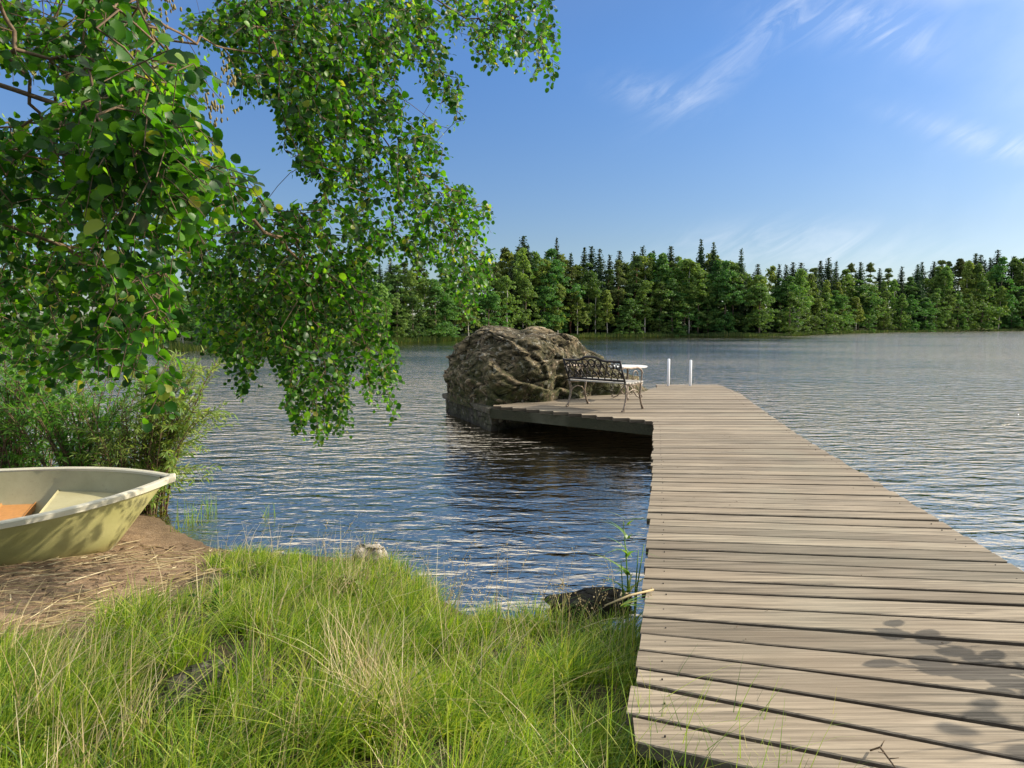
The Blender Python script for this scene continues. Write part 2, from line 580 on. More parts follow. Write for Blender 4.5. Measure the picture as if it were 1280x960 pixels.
c = t.mix(deep, c, (.012, .010, .006, 1))
principled(t, c, .85, .3, bump(t, t.m('ADD', t.m('MULTIPLY', s3, .8), s2), .8, .02))
tag(mesh_np('ground', np.stack([X, Y, Z], -1), gf, mg, smooth=True), kind='structure')

# ---------------------------------------------------------------- water
mw, t = newmat('lake_water')
co = objco(t)
amp = t.noise(t.mapping(co, scale=(.05, .09, 1)), 1.0, 3, .5)
amp = t.ramp(amp, [(.30, .35), (.65, 1.1)])
sepw = t.n('ShaderNodeSeparateXYZ'); t.set(sepw, 0, co)
calm = t.m('MULTIPLY', t.m('SUBTRACT', sepw.outputs[1], 2.8), .13, clamp=True)
calm = t.m('ADD', .12, t.m('MULTIPLY', calm, .88))
dxw = t.m('DIVIDE', t.m('SUBTRACT', sepw.outputs[0], .7), 2.0)
dyw = t.m('DIVIDE', t.m('SUBTRACT', sepw.outputs[1], 8.2), 2.6)
lee = t.m('POWER', 2.718, t.m('MULTIPLY', t.m('ADD', t.m('MULTIPLY', dxw, dxw), t.m('MULTIPLY', dyw, dyw)), -1.0))
calm = t.m('MULTIPLY', calm, t.m('SUBTRACT', 1.0, t.m('MULTIPLY', lee, .84)))
fl = t.m('MULTIPLY', t.m('SUBTRACT', sepw.outputs[1], 14.0), .03, clamp=True)
sl = t.m('MULTIPLY', t.m('SUBTRACT', .55, t.m('DIVIDE', sepw.outputs[0], t.m('MAXIMUM', sepw.outputs[1], 1.0))), 2.5, clamp=True)
calm = t.m('MULTIPLY', calm, t.m('SUBTRACT', 1.0, t.m('MULTIPLY', t.m('MULTIPLY', fl, sl), .62)))
amp = t.m('MULTIPLY', amp, calm)
w1 = t.noise(t.mapping(co, scale=(1.0, 2.5, 1), rot=(0, 0, R(10))), 1.5, 3, .5, .6)
w2 = t.noise(t.mapping(co, scale=(2.2, 4.6, 1), rot=(0, 0, R(-16))), 1.7, 3, .55, .5)
w3 = t.noise(t.mapping(co, scale=(5, 11, 1), rot=(0, 0, R(6))), 1.5, 2, .5, .3)
far = t.m('MULTIPLY', t.m('SUBTRACT', sepw.outputs[1], 6.0), .02, clamp=True)
hh = t.m('ADD', t.m('ADD', t.m('MULTIPLY', w1, 1.2), t.m('MULTIPLY', w2, .55)), t.m('MULTIPLY', w3, .16))
hh = t.m('MULTIPLY', hh, amp)
nb = bump(t, hh, 1.0, .12)
fr = t.n('ShaderNodeFresnel', {'IOR': 1.9}); t.set(fr, 'Normal', nb)
gl = t.n('ShaderNodeBsdfGlossy', {'Color': (1, .91, .74, 1), 'Roughness': .07}); t.set(gl, 'Normal', nb)
tr = t.n('ShaderNodeBsdfTransparent', {'Color': (.62, .50, .33, 1)})
mx = t.n('ShaderNodeMixShader')
t.set(mx, 0, t.m('ADD', .42, t.m('MULTIPLY', fr, .75), clamp=True)); t.set(mx, 1, tr); t.set(mx, 2, gl)
out = t.n('ShaderNodeOutputMaterial'); t.set(out, 'Surface', mx)
wv = [(-690, -55, 0), (890, -55, 0), (890, 990, 0), (-690, 990, 0)]
tag(mesh_np('lake_water', wv, [[0, 1, 2, 3]], mw), kind='structure')

# ---------------------------------------------------------------- far shore
FS = [(-900, 26), (-500, 31), (-200, 37), (0, 41), (300, 46), (430, 57), (494, 64), (600, 77), (700, 89), (760, 93), (860, 99), (905, 99), (935, 97), (985, 101), (1010, 113), (1100, 140),
      (1280, 184), (1500, 205), (1900, 200), (2600, 150), (4000, 90)]
FSP = np.array([((p - 640) / F * y, y) for p, y in FS])          # world polyline of the far waterline
FSA = np.array([(p - 640) / F for p, y in FS])


def fs_dist(a):
    """distance y of the far waterline in the direction x/y = a"""
    return np.interp(a, FSA, [y for p, y in FS])


def hill(a, r):
    """height of the land r metres behind the waterline"""
    base = .55 * (1 - np.exp(-r / 1.5)) + .02 * r
    rise = np.interp(a, [-2, .15, .45, .62, .8, 3], [.0, .0, .02, .10, .15, .12])
    return -.5 + base + .15 + rise * np.maximum(r - 4, 0) * np.exp(-np.maximum(r - 80, 0) / 80)


sa = np.interp(np.linspace(0, 1, 260), np.linspace(0, 1, len(FSA)), FSA)
sr = np.array([-2, -.6, 0, .4, .9, 1.6, 3, 5, 9, 15, 25, 40, 60, 90, 140, 220, 330])
A, RR = np.meshgrid(sa, sr)
Yf = fs_dist(A) + RR
Zf = hill(A, np.maximum(RR, 0)) + np.where(RR < 0, RR * .5, 0) + .06 * vnoise(A * Yf, Yf, .8)
idx = np.arange(A.size).reshape(A.shape)
ff = np.stack([idx[:-1, :-1], idx[:-1, 1:], idx[1:, 1:], idx[1:, :-1]], -1).reshape(-1, 4)
mf, t = newmat('far_bank')
co = objco(t)
n = t.noise(co, .6, 6, .6)
n2 = t.noise(co, 3, 4, .6)
c = t.ramp(n, [(.35, (.03, .045, .012)), (.6, (.06, .08, .02)), (.75, (.10, .11, .035))])
principled(t, c, .9, .1, bump(t, n2, .8, .2))
tag(mesh_np('far_shore', np.stack([A * Yf, Yf, Zf], -1), ff, mf, smooth=True), kind='structure')

# ---------------------------------------------------------------- far trees: prototypes of height 1
def quads_from(c, n_, size, asp=1.0, r=rng):
    """square-ish cards: centres c (k,3), normals n_ (k,3), size (k,)"""
    k = len(c)
    n_ = n_ / (np.linalg.norm(n_, axis=1, keepdims=True) + 1e-9)
    h = r.normal(size=(k, 3))
    u = np.cross(n_, h); u /= (np.linalg.norm(u, axis=1, keepdims=True) + 1e-9)
    w = np.cross(n_, u)
    s = size[:, None] * .5
    v = np.stack([c - u * s - w * s * asp * .4, c + u * s * .2 - w * s * asp, c + u * s + w * s * asp * .3, c - u * s * .3 + w * s * asp], 1)
    return v.reshape(-1, 3), np.arange(4 * k).reshape(-1, 4)


def trunk_mesh(h, r0, r1=.003, n=7, wob=.01, seed=0):
    r = random.Random(seed)
    m = MB()
    pts = [Vector((r.uniform(-wob, wob) * min(1, i), r.uniform(-wob, wob) * min(1, i), h * i / 7)) for i in range(8)]
    m.tube(pts, [r0 + (r1 - r0) * i / 7 for i in range(8)], n)
    return m


def crown_spruce(seed, width=.16, pine=False):
    r = np.random.default_rng(seed)
    cs, ns, ss = [], [], []
    z = .05
    while z < .985:
        rad = width * (1 - z) ** .82 * r.uniform(.8, 1.15) + .006
        nb_ = int(r.integers(7, 11)) if z < .9 else 5
        ph = r.uniform(0, 6.28)
        for b in range(nb_):
            a = ph + 6.283 * b / nb_ + r.normal() * .2
            L = rad * r.uniform(.7, 1.2)
            k = max(3, int(L / .008))
            tt = np.linspace(.1, 1, k) 
            px_ = np.cos(a) * L * tt; py_ = np.sin(a) * L * tt
            pz = z - .30 * L * tt + .25 * L * tt ** 3
            for rep in range(2):
                cs.append(np.stack([px_, py_, pz], 1) + r.normal(size=(k, 3)) * .006)
                nn = np.stack([np.cos(a) * np.ones(k) * .5, np.sin(a) * np.ones(k) * .5, np.ones(k)], 1) + r.normal(size=(k, 3)) * .5
                ns.append(nn); ss.append(np.full(k, .030) * r.uniform(.7, 1.2, k) * (1 - .45 * z))
        z += .022 + .008 * r.random()
    return quads_from(np.concatenate(cs), np.concatenate(ns), np.concatenate(ss), 1.0, r)


def crown_clumps(seed, prof, nclump, csize, per, qs, flat=1.0, inner=.35, nlobe=12, lobe=.45):
    """leaf cards in clumps, the clumps gathered on a few uneven boughs inside a profile prof(z)->radius"""
    r = np.random.default_rng(seed)
    cs, ns, ss = [], [], []
    lobes = []
    while len(lobes) < nlobe:
        z = r.uniform(0, 1); rad = prof(z)
        if rad <= 0: continue
        a = r.uniform(0, 6.283); rr = rad * r.uniform(.15, .75)
        lobes.append((np.array([rr * math.cos(a), rr * math.sin(a), z]), rad * lobe * r.uniform(.6, 1.5)))
    made = 0
    while made < nclump:
        c, R1 = lobes[int(r.integers(len(lobes)))]
        d = r.normal(size=3); d /= np.linalg.norm(d)
        if d[2] < -.5: continue
        c0 = c + d * R1 * np.array([1, 1, 1.1 * flat]) * r.uniform(.6, 1.15)
        if c0[2] > .99 or c0[2] < .0: continue
        R_ = csize * r.uniform(.4, 1.2)
        k = int(per * r.uniform(.6, 1.3))
        d = r.normal(size=(k, 3)); d /= np.linalg.norm(d, axis=1, keepdims=True)
        d[:, 2] = np.abs(d[:, 2]) * 1.0 - .35
        cs.append(c0 + d * R_ * np.array([1, 1, flat]) * r.uniform(.4, 1.25, (k, 1)))
        ns.append(d + r.normal(size=(k, 3)) * .6)
        ss.append(qs * r.uniform(.5, 1.4, k))
        made += 1
    return quads_from(np.concatenate(cs), np.concatenate(ns), np.concatenate(ss), 1.0, r)


def prof_birch(z):
    return 0 if z < .16 else .17 * math.sin(math.pi * min(1, ((z - .12) / .9)) ** .75) ** .8 * (1.0 if z < .93 else .6)


def prof_broad(z):
    return 0 if z < .02 else .27 * (math.sin(math.pi * min(1, (z * .97 + .10) ** .85)) ** .65 if z < .97 else .1)


def prof_pine(z):
    return 0 if z < .38 else .17 * (1 - z) ** .55 * min(1, (z - .36) / .1)


PROT = {'spruce': [], 'pine': [], 'birch': [], 'broadleaf': []}


def proto(kind, crown, cmat, tmat, th, tr_, seed, tuft=None):
    e = empty(kind + '_tree' if kind != 'spruce' else 'spruce')
    tk = trunk_mesh(th, tr_, seed=seed).build('trunk', tmat, e, smooth=True)
    cr = mesh_np('crown', crown[0], crown[1], cmat, e)
    PROT[kind].append(e)


for s_ in range(4):
    proto('spruce', crown_spruce(100 + s_, .15 + .03 * s_), M_SPRUCE, M_BARK, .97, .012, s_)
for s_ in range(3):
    proto('pine', crown_clumps(200 + s_, prof_pine, 130, .036, 60, .018, .9, .1, 22, .5), M_PINE, M_PINEBARK, .93, .013, s_)
for s_ in range(4):
    proto('birch', crown_clumps(300 + s_, prof_birch, 170, .036, 60, .017, 1.4, .3, 18, .55), M_BIRCH, M_BIRCHBARK, .9, .009, s_)
for s_ in range(5):
    proto('broadleaf', crown_clumps(400 + s_, prof_broad, 230, .045, 60, .019, .9, .3, 20, .55), M_BROAD, M_BARK, .85, .014, s_)

SKY = [(-700, 250), (-200, 300), (200, 318), (300, 322), (470, 312), (560, 318), (610, 306), (655, 297), (700, 303), (760, 303), (800, 304), (850, 304), (872, 297), (890, 305), (925, 318), (950, 324),
       (1000, 321), (1050, 318), (1100, 326), (1135, 330), (1160, 321), (1200, 313), (1240, 310), (1280, 311), (1500, 300), (2200, 300)]
SKX = np.array(SKY, float)


def region(px):
    for lim, name in [(440, 'behind the hanging alder'), (560, 'left of the boulder'), (690, 'right above the boulder'), (790, 'above the bench'),
                      (880, 'above the swim ladder'), (950, 'behind the grassy point'), (1040, 'just right of the point'), (1150, 'in the treeline dip')]:
        if px < lim: return name
    return 'at the right edge'


ORD = {}


def name_far_trees():
    """label the rows: each tree is counted from the left within its kind, row and stretch of shore"""
    words = ['leftmost', 'second', 'third', 'fourth', 'fifth', 'sixth', 'seventh', 'eighth', 'ninth', 'tenth', 'eleventh', 'twelfth', 'thirteenth', 'fourteenth', 'fifteenth', 'sixteenth', 'seventeenth', 'eighteenth', 'nineteenth', 'twentieth']
    for (kind, row, reg), lst in ORD.items():
        lst.sort(key=lambda a: a[0])
        desc = {'spruce': 'dark pointed spruce', 'pine': 'round-topped pine', 'birch': 'pale slender birch', 'broadleaf': 'bushy broadleaf tree'}[kind]
        place = {'skyline': 'on the far skyline', 'middle': 'inside the far wood', 'front': 'at the far waterline', 'out': 'on the far shore past'}[row]
        for i, (px, o) in enumerate(lst):
            w = '' if len(lst) == 1 else (words[i] + (' ' if i == 0 else ' '))
            tail = '' if len(lst) == 1 or i == 0 else ' from left'
            o['label'] = (w + desc + tail + ' ' + place + ' ' + reg)


used_proto = set()
NTREE = 0
trees_spec = []


def far_tree(kind, px, r, top_py=None, height=None, row='skyline', label=None, wide=1.0):
    """px: direction, r: metres behind the waterline"""
    global NTREE
    a = (px - 640) / F
    y = float(fs_dist(a)) + r
    z0 = float(hill(a, r)) - .15
    if height is None:
        height = D(px, top_py, y).z - z0
    pi_ = rnd.randrange(len(PROT[kind]))
    src = PROT[kind][pi_]
    if (kind, pi_) in used_proto:
        o = src.copy(); COL.objects.link(o)
        for ch in src.children:
            c_ = ch.copy(); COL.objects.link(c_); c_.parent = o
    else:
        used_proto.add((kind, pi_)); o = src
    o.location = (a * y, y, z0)
    w = height * rnd.uniform(.85, 1.25) * wide
    o.scale = (w, w, height)
    o.rotation_euler = (R(rnd.uniform(-1.5, 1.5)), R(rnd.uniform(-1.5, 1.5)), rnd.uniform(0, 6.28))
    reg = region(px) if row != 'out' else ('the left picture edge' if px < 200 else 'the right picture edge')
    tag(o, label, 'tree', '%s trees %s %s' % (kind, {'skyline': 'on the skyline', 'middle': 'inside the wood', 'front': 'at the waterline', 'out': 'outside the picture'}[row], reg))
    if label is None:
        ORD.setdefault((kind, row, reg), []).append((px, o))
    NTREE += 1
    return o


# single trees one can point at
far_tree('spruce', 655, 9, 293, label='tallest dark spruce on the skyline straight above the boulder')
far_tree('spruce', 695, 9, 296, wide=.8, label='thin dark spruce spire on the skyline, upper right of the boulder')
far_tree('spruce', 872, 8, 296, wide=.8, label='taller of the two spruce spires left of the grassy point')
far_tree('spruce', 888, 8, 300, wide=.8, label='shorter of the two spruce spires left of the grassy point')
far_tree('spruce', 924, 6, 310, wide=.75, label='lone small spruce tip rising above the birches behind the grassy point')
far_tree('birch', 1010, 5, 343, label='pale yellow-green birch in front of dark spruces right of the grassy point', row='front')
far_tree('broadleaf', 905, 1.5, 326, label='big rounded bright green tree standing on the grassy point', row='front', wide=.95)
far_tree('broadleaf', 948, 2.0, 342, label='airy light green tree at the tip of the grassy point', row='front')
far_tree('birch', 860, 1.5, 322, label='tall sunlit birch at the water just left of the grassy point', row='front', wide=1.3)
far_tree('broadleaf', 545, 1.2, 350, label='round bright green tree at the waterline left of the boulder', row='front', wide=1.2)
far_tree('broadleaf', 985, 2.0, 366, label='low round bush tree at water level right of the grassy point', row='front', wide=1.2)
far_tree('broadleaf', 778, 1.2, 385, label='low round bush at water level above the table', row='front', wide=1.5)

# skyline row of conifers
px = 200.0
while px < 1330:
    if px < 470: kinds = ['spruce', 'birch', 'pine', 'broadleaf']; step = 17
    elif px < 620: kinds = ['pine', 'birch', 'spruce', 'broadleaf']; step = 13
    elif px < 840: kinds = ['spruce', 'spruce', 'spruce', 'pine', 'spruce', 'birch']; step = 9
    elif px < 960: kinds = ['birch', 'spruce', 'birch']; step = 13
    elif px < 1150: kinds = ['spruce', 'spruce', 'spruce', 'spruce', 'pine', 'birch']; step = 9
    else: kinds = ['spruce', 'spruce', 'spruce', 'pine', 'birch']; step = 8.5
    k = rnd.choice(kinds)
    sk = float(np.interp(px, SKX[:, 0], SKX[:, 1]))
    dy = {'spruce': rnd.triangular(-5, 22, 4), 'pine': rnd.triangular(0, 20, 8), 'birch': rnd.uniform(10, 28), 'broadleaf': rnd.uniform(16, 34)}[k]
    far_tree(k, px, rnd.uniform(7, 16) * (1 if px < 1000 else 1.8), sk + dy)
    px += step * rnd.uniform(.6, 1.4)
# middle row
px = 205.0
while px < 1320:
    if px < 620: kinds = ['broadleaf', 'birch', 'pine']; step = 24
    elif px < 840: kinds = ['birch', 'pine', 'broadleaf', 'spruce', 'broadleaf']; step = 16
    elif px < 960: kinds = ['birch', 'broadleaf']; step = 20
    else: kinds = ['broadleaf', 'spruce', 'birch', 'broadleaf']; step = 15
    k = rnd.choice(kinds)
    sk = float(np.interp(px, SKX[:, 0], SKX[:, 1]))
    far_tree(k, px, rnd.uniform(3.5, 7) * (1 if px < 1000 else 1.8), sk + rnd.uniform(9, 36), row='middle')
    px += step * rnd.uniform(.6, 1.4)
# waterfront row
px = 210.0
while px < 1310:
    sk = float(np.interp(px, SKX[:, 0], SKX[:, 1]))
    if 890 < px < 1000:
        px += 20; continue
    k = rnd.choice(['broadleaf', 'broadleaf', 'broadleaf', 'birch'] if px < 1000 else ['broadleaf', 'broadleaf', 'broadleaf', 'birch'])
    low = 405
    far_tree(k, px, rnd.uniform(.9, 2.4) * (1 if px < 1000 else 1.6), rnd.uniform(sk + 38, low - 32), row='front', wide=1.15)
    px += (20 if px < 1000 else 15) * rnd.uniform(.6, 1.4)
# beyond both picture edges, so the wood does not stop there
for px in list(range(-420, 200, 62)) + list(range(1340, 1720, 30)):
    k = rnd.choice(['spruce', 'pine', 'birch', 'broadleaf'])
    sk = float(np.interp(px, SKX[:, 0], SKX[:, 1]))
    far_tree(k, px + rnd.uniform(-8, 8), rnd.uniform(2, 12), sk + rnd.uniform(0, 30), row='out')

name_far_trees()
# low bank plants along the far waterline
nrd = 9000
aa = rng.uniform(-.55, .80, nrd); yy = fs_dist(aa) + rng.uniform(-.7, .9, nrd)
hgt = rng.uniform(.25, .8, nrd) * (.7 + .3 * vnoise(aa * 60, yy * 0, 1.0))
cx = aa * yy
zz0 = np.full(nrd, -.05)
wid = .045 * yy / 60
lx = rng.normal(size=nrd) * .12; ly = rng.normal(size=nrd) * .12
v = np.stack([np.stack([cx - wid, yy, zz0], 1), np.stack([cx + wid, yy, zz0], 1), np.stack([cx + lx + wid * .2, yy + ly, hgt], 1), np.stack([cx + lx - wid * .2, yy + ly, hgt], 1)], 1)
tag(mesh_np('far_reeds', v.reshape(-1, 3), np.arange(4 * nrd).reshape(-1, 4), M_FRINGE), 'thin fringe of reeds along the far waterline', 'reeds', kind='stuff')

# ---------------------------------------------------------------- boardwalk
DZ = .42
XL = [(.30, 1.2), (.36, 1.95)]
lpts = [P(787, 893, DZ), P(805, 736, DZ), P(811, 640, DZ), P(815, 570, DZ), P(817, 527, DZ)]
rpts = [P(1280, 716, DZ), P(1202, 668, DZ), P(1120, 617, DZ), P(1000, 545, DZ), P(950, 510, DZ), P(925, 492, DZ), P(905, 483.5, DZ)]
Lp = [(lpts[0].x - .05, lpts[0].y - .6)] + [(p.x, p.y) for p in lpts]
Rp = [(rpts[0].x - .28, rpts[0].y - 2.4)] + [(p.x, p.y) for p in rpts] + [(rpts[-1].x + .02, rpts[-1].y + 2)]
corner = P(612, 507.5, DZ)                      # far left corner of the platform
rock_in = [(corner.x + .05, corner.y), (.9, 11.9), (2.2, 12.75), (2.95, 13.15)]


def xleft(y):
    y9 = lpts[-1].y
    if y <= y9:
        return float(np.interp(y, [p[1] for p in Lp], [p[0] for p in Lp]))
    if y <= corner.y:
        k = (y - y9) / (corner.y - y9)
        return lpts[-1].x + k * (corner.x - lpts[-1].x)
    return float(np.interp(y, [p[1] for p in rock_in] + [14.0, 14.6], [p[0] - o_ for p, o_ in zip(rock_in, (0, .45, .45, .45))] + [3.0, 3.1]))


def xright(y):
    return float(np.interp(y, [p[1] for p in Rp], [p[0] for p in Rp]))


# gap lines as (point left, point right) in plan
lines = []
near_px = [((788, 890), (1131, 959)), ((822, 858), (1280, 948)), ((812, 836), (1280, 908)), ((819, 814), (1280, 869)),
           ((803, 791), (1280, 833)), ((803, 770), (1280, 803)), ((803, 752), (1280, 775)), ((800, 736), (1280, 753.5))]
for (a, b) in near_px:
    p, q = P(a[0], a[1], DZ), P(b[0], b[1], DZ)
    m_ = (q.y - p.y) / (q.x - p.x)
    lines.append((p.x, p.y, m_))
# nearer than the first measured one
x0, y0, m0 = lines[0]
pre = [(x0, y0 - .165 * k, m0 - .01 * k) for k in (1,)]
lines = pre + lines
y = P(803, 736, DZ).y
xx = P(803, 736, DZ).x
yend = P(860, 480, DZ).y
k = 0
while True:
    y += .153 + rnd.uniform(-.004, .004)
    if y > yend: break
    m_ = float(np.interp(y, [3.3, 3.6, 4.3, 5.6, 7, 9, 20], [-.11, -.125, -.12, -.085, -.035, -.004, 0]))
    lines.append((xleft(y), y, m_))
deck = MB()
TH = .045


def endpts(x0, y0, m_, jl=0, jr=0):
    # intersect the line with the left and right outlines
    yl = y0
    for _ in range(12):
        xl = xleft(yl); yl = y0 + m_ * (xl - x0)
    yr = y0
    for _ in range(12):
        xr = xright(yr); yr = y0 + m_ * (xr - x0)
    return (xl, yl), (xr, yr)


nb_lines = len(lines)
for i in range(nb_lines - 1):
    l0, l1 = lines[i], lines[i + 1]
    (ax, ay), (bx, by) = endpts(*l0)
    (cx_, cy_), (dx_, dy_) = endpts(*l1)
    if ay > lpts[-1].y - .1 and ay < 13.4:           # platform: square-cut board ends
        cx_ = ax
    jl = rnd.uniform(-.012, .012); jr = rnd.uniform(-.014, .014)
    spL = math.hypot(cx_ - ax, cy_ - ay) if False else (cy_ - ay)
    spR = (dy_ - by)
    gl_ = min(.019, max(.011, spL - .137)) + (.004 if rnd.random() < .3 else 0)
    gr_ = min(.040, max(.017, spR - .142))
    z = DZ + rnd.uniform(-.0025, .0025)
    dz2 = rnd.uniform(-.003, .003)
    nseg = 5
    pts_lo, pts_hi = [], []
    for s_ in range(nseg + 1):
        u = s_ / nseg
        wob = rnd.uniform(-.0016, .0016)
        pts_lo.append((ax + jl + (bx + jr - ax - jl) * u, ay + (by - ay) * u + wob, z + dz2 * u))
        g_ = gl_ + (gr_ - gl_) * u
        pts_hi.append((cx_ + jl + (dx_ + jr - cx_ - jl) * u, cy_ + (dy_ - cy_) * u - g_ + wob, z + dz2 * u))
    vs = []
    for lo, hi in zip(pts_lo, pts_hi):
        e = .004
        # bevelled top edges: section of six points
        dxv, dyv = hi[0] - lo[0], hi[1] - lo[1]
        L_ = math.hypot(dxv, dyv) + 1e-9
        ux, uy = dxv / L_ * e, dyv / L_ * e
        vs += [(lo[0], lo[1], lo[2] - TH), (lo[0], lo[1], lo[2] - e), (lo[0] + ux, lo[1] + uy, lo[2]),
               (hi[0] - ux, hi[1] - uy, hi[2]), (hi[0], hi[1], hi[2] - e), (hi[0], hi[1], hi[2] - TH)]
    fs = []
    for s_ in range(nseg):
        for q in range(6):
            fs.append([s_ * 6 + q, s_ * 6 + (q + 1) % 6, (s_ + 1) * 6 + (q + 1) % 6, (s_ + 1) * 6 + q][::-1])
    fs.append([0, 1, 2, 3, 4, 5][::-1] if False else [5, 4, 3, 2, 1, 0][::-1])
    fs.append([nseg * 6 + q for q in range(6)][::-1])
    deck.add(vs, fs)
bw = empty('boardwalk', (0, 0, 0))
tag(bw, 'long weathered grey-brown plank boardwalk widening to a platform beside the boulder', 'boardwalk')
dk = deck.build('deck_boards', M_DECK, bw)
dk.data.materials.append(M_SIDE)           # sawn board sides, coloured dark to put shade into the gaps
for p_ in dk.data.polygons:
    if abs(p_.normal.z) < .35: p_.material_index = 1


nm = MB()
for i in range(nb_lines - 1):
    l0, l1 = lines[i], lines[i + 1]
    (ax, ay), (bx, by) = endpts(*l0)
    (cx_, cy_), (dx_, dy_) = endpts(*l1)
    for u in (.05, .955):
        for w in (rnd.uniform(.3, .65),):
            px0 = ax + (bx - ax) * u; py0 = ay + (by - ay) * u
            px1 = cx_ + (dx_ - cx_) * u; py1 = cy_ + (dy_ - cy_) * u
            if ay > lpts[-1].y and u < .4: continue
            x = px0 + (px1 - px0) * w + rnd.uniform(-.008, .008); y_ = py0 + (py1 - py0) * w
            nm.tube([(x, y_, DZ - .01), (x, y_, DZ + .0035)], .0032, 6)
nl_ = nm.build('nail_heads', M_IRON, bw); nl_['kind'] = 'stuff'


def beam(mb, a, b, w, top, h):
    a = Vector((a[0], a[1], 0)); b = Vector((b[0], b[1], 0))
    d = b - a; L_ = d.length
    rot = Matrix.Rotation(math.atan2(d.y, d.x), 3, 'Z')
    c_ = (a + b) / 2
    mb.box((c_.x, c_.y, top - h / 2), (L_, w, h), rot)


def put_beam(pts, inset, w=.05, h=.14, name='edge_beam'):
    mb = MB()
    for a, b in zip(pts[:-1], pts[1:]):
        beam(mb, (a[0] + inset, a[1]), (b[0] + inset, b[1]), w, DZ - TH - .002, h)
    mb.build(name, M_BEAM, bw)


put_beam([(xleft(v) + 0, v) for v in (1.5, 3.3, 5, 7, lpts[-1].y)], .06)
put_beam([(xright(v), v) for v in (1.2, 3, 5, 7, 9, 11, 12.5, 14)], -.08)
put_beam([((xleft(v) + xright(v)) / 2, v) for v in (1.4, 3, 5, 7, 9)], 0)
# the beam under the notched platform edge
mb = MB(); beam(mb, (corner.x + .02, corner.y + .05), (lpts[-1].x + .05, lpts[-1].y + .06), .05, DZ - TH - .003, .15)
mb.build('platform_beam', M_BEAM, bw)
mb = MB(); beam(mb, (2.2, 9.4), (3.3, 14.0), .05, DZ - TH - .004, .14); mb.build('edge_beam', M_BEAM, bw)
for v in (3.9, 5.8, 7.6, 9.5, 11.4, 13.2):
    for side in (0, 1):
        x_ = xright(v) - .16 if side else (xleft(v) + .14 if v < 9.3 else 2.0 + (v - 9.3) * .28)
        mb = MB()
        b0 = float(ground_h(x_, v)) - .2
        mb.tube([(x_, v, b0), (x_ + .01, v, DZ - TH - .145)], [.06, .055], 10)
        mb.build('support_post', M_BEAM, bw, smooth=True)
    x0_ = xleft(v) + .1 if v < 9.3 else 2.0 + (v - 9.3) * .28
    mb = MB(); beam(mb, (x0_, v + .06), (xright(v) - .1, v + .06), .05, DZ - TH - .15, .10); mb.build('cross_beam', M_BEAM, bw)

# ---------------------------------------------------------------- boulder on its stone footing
fp = [(corner.x + .02, corner.y + .08), (-1.29, 13.1), (-.8, 14.3), (1.6, 14.6), (2.85, 13.5), (1.9, 12.7), (.9, 11.9)]
v, f = [], []
NSEG = 14
ring0 = []
for i in range(len(fp)):
    a, b = fp[i], fp[(i + 1) % len(fp)]
    for k in range(NSEG):
        u = k / NSEG
        ring0.append((a[0] + (b[0] - a[0]) * u, a[1] + (b[1] - a[1]) * u))
nr = len(ring0)
cxm = sum(p[0] for p in ring0) / nr; cym = sum(p[1] for p in ring0) / nr
lev = [(-2.2, 1.02), (-.3, 1.01), (0, 1.0), (.08, 1.0), (.16, 1.0), (.25, 1.0), (.285, 1.0), (.287, 1.025), (.33, 1.03), (.375, 1.03), (.385, 1.0)]
for z, s_ in lev:
    for (x, y_) in ring0:
        n_ = mn.noise(Vector((x * 2.5, y_ * 2.5, z * 5))) * .05
        k = s_ + (n_ * .6 if z < .28 else n_ * .15)
        v.append((cxm + (x - cxm) * k, cym + (y_ - cym) * k, z))
for i in range(len(lev) - 1):
    for k in range(nr):
        f.append([i * nr + k, (i + 1) * nr + k, (i + 1) * nr + (k + 1) % nr, i * nr + (k + 1) % nr])
f.append([(len(lev) - 1) * nr + k for k in range(nr)][::-1])
tag(mesh_np('stone_footing', v, f, M_CONC), 'low dark stone footing with a lip at water level under the boulder', 'footing')

# boulder: a deformed dome whose crest follows the photographed skyline
CRX = np.array([-1.45, -1.3, -1.12, -1.0, -.88, -.62, -.42, -.1, .15, .40, .75, 1.05, 1.42, 1.72, 2.0, 2.35, 2.75, 3.0])
CRZ = np.array([.9, 1.10, 1.36, 1.52, 1.64, 1.70, 1.70, 1.67, 1.60, 1.66, 1.64, 1.50, 1.28, 1.06, .84, .62, .46, .40])


def ridged(p, s, o=4):
    v_ = 0; a = 1; tot = 0
    for _ in range(o):
        v_ += (1 - abs(mn.noise(p * s)) * 2) * a
        tot += a; a *= .5; s *= 2.1
    return v_ / tot


